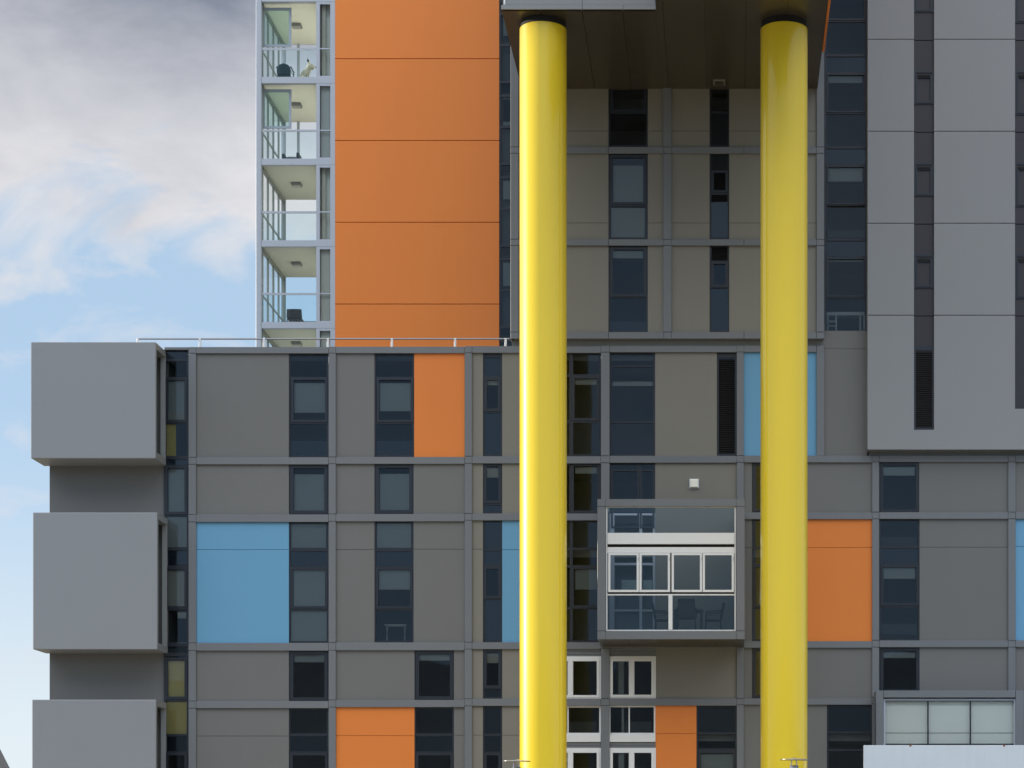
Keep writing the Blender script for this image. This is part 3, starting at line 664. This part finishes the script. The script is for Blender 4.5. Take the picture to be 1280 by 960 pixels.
# ================================================================== the two yellow columns
YC = 64.5; RC = 0.704
def column(px, label):
    x = X(px, YC)
    t = thing('column', label, 'column', (x, YC, 0), 'yellow columns carrying the overhang')
    mb = MB(); mb.lathe(x, YC, [(RC, 0.12), (RC, ZS-0.215), (RC-0.015, ZS-0.20)], 96)
    o = mb.build('shaft', YELLOW, t, True)
    md = o.modifiers.new('edge', 'EDGE_SPLIT'); md.split_angle = R(40)
    mb = MB(); mb.lathe(x, YC, [(RC-.035, ZS-0.205), (RC-.035, ZS-0.003)], 64); mb.build('neck', BLACK, t)
    mb = MB(); mb.lathe(x, YC, [(RC+.15, 0.12), (RC+.15, 0.2), (RC+.01, 0.24)], 64); mb.build('base', STEEL, t)
column(679, 'tall glossy yellow round column left of the glazed balcony')
column(980, 'tall glossy yellow round column right of the glazed balcony')

# ------------------------------------------------------------------ railing on the roof
YR = 71.2
rr = thing('roof_railing', 'thin steel safety railing with short bright posts along the roof edge', 'railing', (X(400,YR), YR, ZR))
zr = Z(423.6, YR)
mb = MB(); mb.tube((X(172,YR), YR, zr), (X(637,YR), YR, zr), 0.028, 8); mb.build('top_rail', mat('galvanised rail', (0.28, 0.28, 0.29), 0.4, 0.6), rr)
for px in (250, 330, 410, 490, 569, 632):
    mb = MB(); mb.box(X(px,YR)-.035, X(px,YR)+.035, YR-.03, YR+.03, ZR, zr+.02, .006, 1); mb.build('post', mat('white galvanised post', (0.75, 0.75, 0.75), 0.4), rr)
mb = MB(); mb.tube((X(172,YR), YR, zr), (X(177,YR), YR, zr-.3), 0.04, 8); mb.tube((X(172,YR), YR, zr+.02), (X(172,YR), YR, zr-.32), 0.04, 8); mb.build('brace', MATS['white galvanised post'], rr)

# ------------------------------------------------------------------ street lamps whose heads rise into the view
YL = 60.0
def lamp(px, py, label):
    x = X(px, YL); z = Z(py, YL)
    t = thing('street_lamp', label, 'street lamp', (x, YL, 0), 'disc topped street lamps in front of the building')
    mb = MB(); mb.lathe(x, YL, [(0.09, 0.12), (0.08, 1.2), (0.055, z-0.62)], 20); mb.build('pole', STEEL, t, True)
    mb = MB(); mb.lathe(x, YL, [(0.03, z-0.66), (0.12, z-0.64), (0.125, z-0.18), (0.10, z-0.16)], 24); mb.build('lantern', mat('lantern housing', (0.25, 0.27, 0.32), 0.25, 0.3), t, True)
    for a in (45, 135, 225, 315):
        mb = MB(); ca, sa = math.cos(R(a))*0.105, math.sin(R(a))*0.105
        mb.tube((x+ca, YL+sa, z-0.17), (x+ca*.9, YL+sa*.9, z-0.02), 0.016, 8); mb.build('strut', STEEL, t)
    mb = MB(); mb.lathe(x, YL, [(0.02, z-0.03), (0.36, z-0.018), (0.40, z-0.005), (0.38, z+0.008), (0.12, z+0.03), (0.02, z+0.06)], 40); mb.build('disc', STEEL, t, True)
lamp(645.5, 951.5, 'street lamp with flat steel disc top in front of the left column')
lamp(992.5, 949.5, 'street lamp with flat steel disc top in front of the right column')

# ------------------------------------------------------------------ white canopy at lower right
YW2 = 63.0
cp = thing('entrance_canopy', 'white boxed canopy edge below the lower right balcony', 'canopy', (X(1250,YW2), YW2, 0))
mb = MB(); mb.box(X(1079.4,YW2), X(1445,YW2), YW2, YW2+.12, Z(1010,YW2), Z(931.5,YW2), .012, 2); mb.build('fascia', mat('white canopy paint', (0.54, 0.60, 0.65), 0.35, var=0.06, stain=0.05), cp)
mb = MB(); mb.box(X(1098,YW2), X(1445,YW2), YW2+.122, 66.6, Z(1005,YW2), Z(940,YW2)); mb.build('roof', MATS['white canopy paint'], cp)
for px in (1138, 1255):
    mb = MB(); mb.box(X(px,YW2)-.03, X(px,YW2)+.03, YW2-.006, YW2+.02, Z(933.2,YW2), Z(931,YW2)+.01); mb.build('bracket', mat('rusty bracket', (0.2, 0.1, 0.06), 0.8), cp)
for px in (1110, 1400):
    mb = MB(); mb.box(X(px,YW2)-.06, X(px,YW2)+.06, YW2+.5, YW2+.62, 0.12, Z(1005,YW2)-.002); mb.build('post', STEEL, cp)

# ------------------------------------------------------------------ gable of a house beyond the left end
hs = thing('house', 'grey roof corner of a lower house beyond the left end', 'house', (-52, 130, 0))
hx = lambda p: X(p, 130.0)
hz = lambda p: Z(p, 130.0)
YH1, YH0, YH2 = 133.0, 130.0, 136.0
ax, az = X(-12, YH1), Z(912.5, YH1)
bx = X((1085-0.8*F/YH2-936)/1.96, YH2); wx = bx - ax
mb = MB()
def pyr(z0, grow, top):
    b = [(ax-wx-grow, YH0-grow, z0), (ax+wx+grow, YH0-grow, z0), (ax+wx+grow, YH2+grow, z0), (ax-wx-grow, YH2+grow, z0)]
    vs = [mb.bm.verts.new(p) for p in b]; t = mb.bm.verts.new((ax, YH1, top))
    for k in range(4): mb.bm.faces.new((vs[k], vs[(k+1)%4], t))
    mb.bm.faces.new(vs[::-1])
pyr(2.5, 0.0, az)
mb.build('roof', mat('weathered slate', (0.20, 0.19, 0.18), 0.85, var=0.25, bump=.03, bscale=6), hs)
mb = MB(); mb.box(ax-wx+.4, ax+wx-.4, YH0+.4, YH2-.4, 0, 2.495); mb.build('wall', mat('render wall', (0.30, 0.28, 0.26), 0.9, var=0.15), hs)
mb = MB(); mb.box(ax+1, ax+1.9, YH0+.36, YH0+.39, 0.05, 2.1); mb.build('door', WFRAME, hs)

# ================================================================== small things
# wall light above the glazed balcony
x, z = X(867.7), Z(604.2)
wl = thing('wall_light', 'small square white lamp on the grey wall above the glazed balcony', 'wall light', (x, D+.08, z-.16))
mb = MB(); mb.box(x-.16, x+.16, D+.045, D+.079, z-.16, z+.16, .01, 2); mb.build('housing', STEEL, wl)
mb = MB(); mb.box(x-.135, x+.135, D-.03, D+.044, z-.135, z+.135, .03, 3); mb.build('diffuser', mat('opal plastic', (0.88, 0.85, 0.74), 0.35), wl)
# light under the soffit
x = X(899,69.4)
sf = thing('soffit_light', 'small square lamp under the dark overhang near the recessed wall', 'ceiling light', (x, 69.3, ZS))
mb = MB(); mb.box(x-.2, x+.2, 69.05, 69.5, ZS-.05, ZS-.002, .01, 2); mb.build('housing', mat('dull aluminium', (0.16, 0.15, 0.12), 0.5), sf)
mb = MB(); mb.box(x-.13, x+.13, 69.12, 69.42, ZS-.06, ZS-.052); mb.build('diffuser', mat('dim diffuser', (0.05, 0.05, 0.045), 0.4), sf)

# ceiling lights in the tower balconies
Ycl = YT + 2.2
names = {3: 'above the eye level row hidden', 4: 'x'}
cl_lab = ['ceiling lamp of the topmost balcony in view, above the cream dog', 'ceiling lamp of the second balcony from the top, above the low armchair',
          'ceiling lamp of the empty third balcony from the top', 'ceiling lamp of the fourth balcony from the top, above the wicker chair',
          'ceiling lamp of the lowest balcony, half hidden behind the roof edge']
proto = None
for i in range(5):
    zc = zT(floors[4+i] - 102.1 + 8.0) + 0.02
    xc = X(371, Ycl)
    if proto is None:
        proto = thing('ceiling_light', cl_lab[0], 'ceiling light', (xc, Ycl, zc-.002), 'lamps on the tower balcony ceilings')
        mb = MB(); mb.box(xc-.18, xc+.18, Ycl-.18, Ycl+.18, zc-.11, zc-.002, .02, 2); mb.build('housing', mat('lamp housing', (0.22, 0.23, 0.24), 0.5), proto)
        mb = MB(); mb.box(xc-.14, xc+.14, Ycl-.14, Ycl+.14, zc-.13, zc-.112); mb.build('diffuser', mat('grey diffuser', (0.4, 0.4, 0.4), 0.4), proto)
    else:
        c = copy_tree(proto); c.location = (xc, Ycl, zc-.002); c['label'] = cl_lab[i]

# chairs ----------------------------------------------------------------------------------
def chair(name, label, cat, loc, rz, wid=0.52, seat=0.44, back=0.92, m=WICK, arms=True, rounded=False, group=None, tilt=0.1):
    t = thing(name, label, cat, (0, 0, 0), group)
    h = wid/2
    mb = MB(); mb.box(-h+.03, h-.03, -.25, .22, seat-.05, seat, .015, 2); mb.build('seat', m, t)
    mb = MB(); n = 10
    def bp(u, v):      # u across -1..1, v up 0..1
        zz = seat-.02 + (back-seat+.02)*v
        wx = h*(1 - 0.06*v) if not rounded else h*math.sqrt(max(0.0, 1-max(0,(v-.45)/.55)**2.2))*0.98+0.01
        return (u*wx*.96, .22+tilt*v+.04*(1-u*u), zz)
    for i in range(n):
        for j in range(n):
            q = [bp(-1+2*i/n, j/n), bp(-1+2*(i+1)/n, j/n), bp(-1+2*(i+1)/n, (j+1)/n), bp(-1+2*i/n, (j+1)/n)]
            mb.quad(*q); mb.quad(*[(a, b_+.03, c) for a, b_, c in q])
    bmesh.ops.remove_doubles(mb.bm, verts=mb.bm.verts, dist=.0005)
    mb.build('backrest', m, t)
    for sx_ in (-1, 1):
        for sy in (-.22, .24):
            mb = MB(); mb.tube((sx_*(h-.04), sy, seat-.05), (sx_*(h-.01), sy*1.12, 0), .022, 8); mb.build('leg', m, t)
        if arms:
            mb = MB(); mb.tube((sx_*(h+.0), .28, seat+.26), (sx_*(h+.02), -.22, seat+.22), .025, 8); mb.tube((sx_*(h+.02), -.21, seat+.22), (sx_*(h-.01), -.22, seat-.03), .02, 8); mb.build('armrest', m, t)
            mb = MB(); mb.tube((sx_*h, .26, seat+.12), (sx_*(h+.01), -.2, seat+.10), .012, 6); mb.build('side_bar', m, t)
    t.location = loc; t.rotation_euler = (0, 0, rz)
    return t
YD = 68.7
xD = lambda p: X(p, YD)
g_ = 'wicker chairs round the balcony table'
chair('dining_chair', 'wicker dining chair seen from behind, right of the centre post of the glazed balcony', 'chair', (xD(858.5), YD-.35, ZF), R(180), 0.6, .44, .98, group=g_)
chair('dining_chair', 'wicker armchair facing right on the left side of the balcony table', 'chair', (xD(829), YD+.3, ZF), R(90), 0.52, .44, .95, group=g_)
chair('dining_chair', 'wicker armchair facing left on the right side of the balcony table', 'chair', (xD(891), YD+.3, ZF), R(-90), 0.52, .44, .95, group=g_)
tb = thing('dining_table', 'dark wicker table inside the glazed balcony', 'table', (xD(860), YD+.4, ZF))
mb = MB(); mb.box(xD(842), xD(879), YD+.05, YD+.75, ZF+.70, ZF+.74, .01, 2); mb.build('table_top', WICK, tb)
for px in (844, 876.5):
    for yy in (YD+.12, YD+.67):
        mb = MB(); mb.box(xD(px)-.04, xD(px)+.04, yy-.04, yy+.04, ZF, ZF+.699); mb.build('leg', WICK, tb)
# tower balconies
zf = lambda k: zT(floors[4+k]) - .02
YH = YT + 0.75
chair('garden_chair', 'dark teal rounded canvas chair beside the cream dog on the top balcony', 'chair', (X(356.5,YH), YH, zf(0)), R(180), 0.52, .30, .66, TEAL, rounded=True)
lx, lz = X(364.5,YH), zf(1)
lc = thing('lounge_chair', 'low armchair with dark arms and pale back on the second tower balcony from the top', 'chair', (lx, YH, lz))
mb = MB(); mb.box(lx-.21, lx+.21, YH-.25, YH+.25, lz+.12, lz+.24, .03, 2); mb.build('seat', BDARK, lc)
mb = MB(); mb.box(lx-.21, lx+.21, YH+.22, YH+.32, lz+.242, lz+.42, .03, 2); mb.build('backrest', mat('pale cushion', (0.5, 0.52, 0.50), 0.8, var=.2, bump=.01, bscale=25), lc)
for s_, hh in ((-1, .38), (1, .42)):
    mb = MB(); mb.box(lx+s_*.215, lx+s_*.32, YH-.25, YH+.3, lz+.05, lz+hh, .035, 2); mb.build('armrest', BDARK, lc)
    for dy in (-.2, .24):
        mb = MB(); mb.tube((lx+s_*.27, YH+dy, lz), (lx+s_*.27, YH+dy, lz+.06), .02, 8); mb.build('leg', BDARK, lc)
chair('wicker_armchair', 'square backed dark wicker chair on the fourth tower balcony', 'chair', (X(369.5,YH), YH, zf(3)), R(180), 0.60, .30, .60, WICK, arms=False, tilt=.05)
st = thing('side_table', 'low dark table beside the wicker chair on the fourth tower balcony', 'table', (X(383,YH), YH+.3, zf(3)))
mb = MB(); mb.box(X(374,YH), X(388,YH), YH+.1, YH+.6, zf(3)+.2, zf(3)+.24, .01, 2); mb.build('table_top', WICK, st)
for px in (375.5, 386.5):
    for dy in (.15, .55):
        mb = MB(); mb.box(X(px,YH)-.025, X(px,YH)+.025, YH+dy-.025, YH+dy+.025, zf(3), zf(3)+.199); mb.build('leg', WICK, st)
# dog: one skinned body
YDg = YT + 0.55
dl = Vector((X(384,YDg), YDg, zf(0)))
dog = thing('dog', 'cream dog with dark ear sitting upright on the top tower balcony and facing right', 'dog', dl)
def skin(name, verts, edges, radii, m, parent, root=0, sub=2):
    me = bpy.data.meshes.new(name); me.from_pydata(verts, edges, []); me.materials.append(m)
    o = bpy.data.objects.new(name, me); COL.objects.link(o); o.parent = parent
    md = o.modifiers.new('skin', 'SKIN')
    for i, r in enumerate(radii):
        me.skin_vertices[0].data[i].radius = (r, r) if not isinstance(r, tuple) else r
        me.skin_vertices[0].data[i].use_root = (i == root)
    md.use_smooth_shade = True
    s2 = o.modifiers.new('sub', 'SUBSURF'); s2.levels = sub; s2.render_levels = sub
    return o
v = [(-.20,0,.15),(-.12,0,.26),(-.03,0,.36),(.03,0,.47),(.09,0,.61),(.19,0,.575),(.27,0,.56),      # pelvis spine neck head muzzle
     (.0,.09,.30),(.06,.10,.16),(.07,.10,.03),(.14,.10,.015), (.0,-.09,.30),(.06,-.10,.16),(.07,-.10,.03),(.14,-.10,.015),
     (-.08,.14,.15),(-.14,.14,.05),(.00,.14,.02), (-.08,-.14,.15),(-.14,-.14,.05),(.00,-.14,.02), (-.30,0,.06),(-.40,.03,.04)]
e = [(0,1),(1,2),(2,3),(3,4),(4,5),(5,6),(2,7),(7,8),(8,9),(9,10),(2,11),(11,12),(12,13),(13,14),(0,15),(15,16),(16,17),(0,18),(18,19),(19,20),(0,21),(21,22)]
r = [.16,.165,.15,.105,.155,.11,.085, .06,.038,.032,.03, .06,.038,.032,.03, .075,.04,.03, .075,.04,.03, .03,.02]
skin('body', v, e, r, FUR, dog)
for s_ in (-1, 1):
    skin('ear', [(.06,.07*s_,.73),(.04,.085*s_,.80),(.03,.09*s_,.86)], [(0,1),(1,2)], [.05,.04,.012], FURD if s_ < 0 else FUR, dog)
mb = MB(); bmesh.ops.create_icosphere(mb.bm, subdivisions=2, radius=.028, matrix=Matrix.Translation(dl+Vector((.325,0,.575)))); mb.build('nose', FURD, dog, True)
for s_ in (-1, 1):
    mb = MB(); bmesh.ops.create_icosphere(mb.bm, subdivisions=2, radius=.014, matrix=Matrix.Translation(dl+Vector((.19,.085*s_,.645)))); mb.build('eye', FURD, dog, True)

# things standing inside windows
YI = D + 0.55
zz = Z(801, YI)
dr = thing('drying_rack', 'folding white clothes airer behind the window above the lower left orange panel', 'drying rack', (X(494,YI), YI, Z(806)+.12))
zb0 = Z(806)+.12
mb = MB(); x0, x1 = X(482,YI), X(508,YI)
for i in range(7):
    yy = YI - .25 + i*.08; mb.tube((x0,yy,zz+.5), (x1,yy,zz+.5), .012, 6)
mb.tube((x0,YI-.25,zz+.5), (x0,YI+.25,zz+.5), .014, 6); mb.tube((x1,YI-.25,zz+.5), (x1,YI+.25,zz+.5), .014, 6)
mb.build('hanging_bars', WHITE, dr)
for xx in (x0+.05, x1-.05):
    for s_ in (-1, 1):
        mb = MB(); mb.tube((xx, YI-.2*s_, zz+.5), (xx, YI+.2*s_, zb0), .014, 6); mb.build('leg', WHITE, dr)
YI = D + .32
mg = thing('mug', 'small white mug on the sill of the wide upper window between the columns', 'mug', (X(810.5,YI), YI, Z(569)))
mb = MB(); xx = X(810.5,YI); z0 = Z(567,YI); mb.lathe(xx, YI, [(.10,z0),(.12,z0+.02),(.14,z0+.28),(.12,z0+.28),(.10,z0+.06)], 20); mb.build('cup', WHITE, mg, True)
mb = MB(); mb.tube((xx+.12,YI,z0+.08),(xx+.2,YI,z0+.1),.018); mb.tube((xx+.2,YI,z0+.09),(xx+.2,YI,z0+.2),.018); mb.tube((xx+.2,YI,z0+.2),(xx+.12,YI,z0+.22),.018); mb.build('handle', WHITE, mg)
YI = D + .7
ct = thing('console_table', 'pale shelf table behind the glass at the foot of the right stair strip', 'table', (X(1057,YI), YI, Z(419)+.1))
zt0 = Z(419)+.1; x0, x1 = X(1033,YI), X(1080,YI)
mb = MB(); mb.box(x0, x1, YI-.2, YI+.2, Z(396,YI), Z(392,YI)); mb.build('table_top', WHITE, ct)
mb = MB(); mb.box(x0, X(1044,YI), YI-.18, YI+.18, Z(404,YI), Z(402.5,YI)); mb.box(x0, X(1044,YI), YI-.18, YI+.18, Z(410,YI), Z(408.5,YI)); mb.build('shelf', WHITE, ct)
for a in (1033.5, 1044, 1074, 1079):
    mb = MB(); mb.box(X(a,YI), X(a,YI)+.05, YI-.18, YI+.18, zt0, Z(396,YI)-.001); mb.build('leg', WHITE, ct)

# ================================================================== sun, sky, camera
EL, AZ = R(9.0), R(5.0)
sd = Vector((-math.cos(AZ)*math.cos(EL), math.sin(AZ)*math.cos(EL), math.sin(EL)))
sun = bpy.data.lights.new('sun', 'SUN'); sun.energy = 5.0; sun.angle = R(0.5); sun.color = (1.0, 0.91, 0.74)
so = bpy.data.objects.new('sun', sun); COL.objects.link(so); so.rotation_euler = sd.to_track_quat('Z', 'Y').to_euler()

wd = bpy.data.worlds.new('World'); S.world = wd; wd.use_nodes = True
nt = wd.node_tree; nt.nodes.clear()
N = nt.nodes.new; L = nt.links.new
out = N('ShaderNodeOutputWorld'); bg = N('ShaderNodeBackground')
sky = N('ShaderNodeTexSky'); sky.sky_type = 'NISHITA'; sky.sun_disc = False; sky.sun_elevation = EL; sky.sun_rotation = R(-85)
sky.air_density = 1.0; sky.dust_density = 0.6; sky.ozone_density = 1.5
STR = 0.12
bg.inputs['Strength'].default_value = STR
tc = N('ShaderNodeTexCoord'); sp = N('ShaderNodeSeparateXYZ'); L(tc.outputs['Generated'], sp.inputs[0])
def M(op, a, b=None, c=None, clamp=False):
    n = N('ShaderNodeMath'); n.operation = op; n.use_clamp = clamp
    for i, q in enumerate((a, b, c)):
        if q is None: continue
        if isinstance(q, (int, float)): n.inputs[i].default_value = q
        else: L(q, n.inputs[i])
    return n.outputs[0]
def V(op, a, b):
    n = N('ShaderNodeVectorMath'); n.operation = op
    for i, q in enumerate((a, b)):
        if isinstance(q, tuple): n.inputs[i].default_value = q
        else: L(q, n.inputs[i])
    return n.outputs[0]
def ramp(f, pts):
    n = N('ShaderNodeValToRGB'); cr = n.color_ramp
    while len(cr.elements) < len(pts): cr.elements.new(0.5)
    for el, (p, c) in zip(cr.elements, pts):
        el.position = p; el.color = (*c, 1) if isinstance(c, tuple) else (c, c, c, 1)
    L(f, n.inputs[0]); return n.outputs[0]
def mixc(f, a, b):
    n = N('ShaderNodeMix'); n.data_type = 'RGBA'
    if isinstance(f, (int, float)): n.inputs[0].default_value = f
    else: L(f, n.inputs[0])
    for i, q in ((6, a), (7, b)):
        if isinstance(q, tuple): n.inputs[i].default_value = (*q, 1)
        else: L(q, n.inputs[i])
    return n.outputs[2]
x_, y_, z_ = sp.outputs
# cloud deck
nz = N('ShaderNodeTexNoise'); nz.inputs['Scale'].default_value = 9.0; nz.inputs['Detail'].default_value = 9; nz.inputs['Roughness'].default_value = 0.52; nz.inputs['Distortion'].default_value = 0.55
mp = N('ShaderNodeMapping'); mp.inputs['Scale'].default_value = (1, 1, 2.1); mp.inputs['Location'].default_value = (11.2, 3.7, 6.1); L(tc.outputs['Generated'], mp.inputs[0]); L(mp.outputs[0], nz.inputs['Vector'])
nb = N('ShaderNodeTexNoise'); nb.inputs['Scale'].default_value = 2.6; nb.inputs['Detail'].default_value = 5
L(mp.outputs[0], nb.inputs['Vector'])
cover = M('ADD', nz.outputs['Fac'], M('MULTIPLY', M('SUBTRACT', z_, 0.252), 3.6))
cf = ramp(cover, [(0.475, 0.0), (0.54, 0.45), (0.62, 0.98)])
nw = N('ShaderNodeTexNoise'); nw.inputs['Scale'].default_value = 15; nw.inputs['Detail'].default_value = 10; nw.inputs['Roughness'].default_value = 0.58; nw.inputs['Distortion'].default_value = 0.3
mpw = N('ShaderNodeMapping'); mpw.inputs['Scale'].default_value = (1, 1, 2.0); mpw.inputs['Location'].default_value = (1.3, 5.2, 0.6); L(tc.outputs['Generated'], mpw.inputs[0]); L(mpw.outputs[0], nw.inputs['Vector'])
wf = M('MULTIPLY', ramp(nw.outputs['Fac'], [(0.53, 0.0), (0.65, 0.5), (0.77, 0.9)]), ramp(z_, [(0.05, 0.0), (0.12, 0.8), (0.27, 1.0)]))
cf = M('MAXIMUM', cf, wf)
shade = M('ADD', M('MULTIPLY', M('SUBTRACT', z_, 0.30), 8.0), M('ADD', M('MULTIPLY', M('SUBTRACT', nb.outputs['Fac'], 0.44), 2.4), M('MULTIPLY', M('SUBTRACT', nw.outputs['Fac'], 0.5), 0.9)), clamp=True)
ccol = ramp(shade, [(0.0, (0.78, 0.775, 0.80)), (0.22, (0.66, 0.66, 0.70)), (0.42, (0.57, 0.58, 0.63)), (1.0, (0.24, 0.27, 0.34))])
# high clouds behind the camera are brightened, unseen, to add fill on the facade
front = ramp(M('MULTIPLY', y_, -1.0), [(0.0, 0.0), (0.35, 1.0)])
high = ramp(z_, [(0.36, 0.0), (0.56, 1.0)])
fb = M('MULTIPLY', front, high)
ccol2 = mixc(fb, ccol, (2.85, 2.98, 3.18))
cov2 = M('MAXIMUM', M('MULTIPLY', cf, M('SUBTRACT', 1.0, M('MULTIPLY', front, 0.6))), M('MULTIPLY', fb, 0.9))
clear = mixc(ramp(z_, [(0.0, 1.0), (0.09, 0.75), (0.30, 0.0)]), sky.outputs[0], (0.0, 0.0, 0.0))
hazef = ramp(z_, [(0.0, 1.0), (0.05, 0.95), (0.16, 0.9), (0.40, 0.7)])
skyc = mixc(hazef, V('MULTIPLY', sky.outputs[0], (1, 1, 1)), (0.50/STR, 0.69/STR, 0.92/STR))
hz2 = ramp(z_, [(0.0, 1.0), (0.06, 0.85), (0.16, 0.15), (0.2, 0.0)])
skyc = mixc(M('MULTIPLY', hz2, M('SUBTRACT', 1.0, front)), skyc, (0.82/STR, 0.90/STR, 0.93/STR))
final = mixc(cov2, skyc, V('MULTIPLY', ccol2, (1/STR, 1/STR, 1/STR)))
L(final, bg.inputs['Color']); L(bg.outputs[0], out.inputs[0])

cam = bpy.data.cameras.new('camera'); co = bpy.data.objects.new('camera', cam); COL.objects.link(co)
co.location = (0, 0, CZ); co.rotation_euler = (R(90), 0, 0)
cam.sensor_width = 36; cam.lens = F/1280*36
cam.shift_x = (640-CX)/1280; cam.shift_y = (CY-480)/1280
cam.clip_start = 0.5; cam.clip_end = 10000
S.camera = co
S.view_settings.view_transform = 'Standard'; S.view_settings.look = 'None'; S.view_settings.exposure = 0
S.cycles.max_bounces = 10; S.cycles.transparent_max_bounces = 16
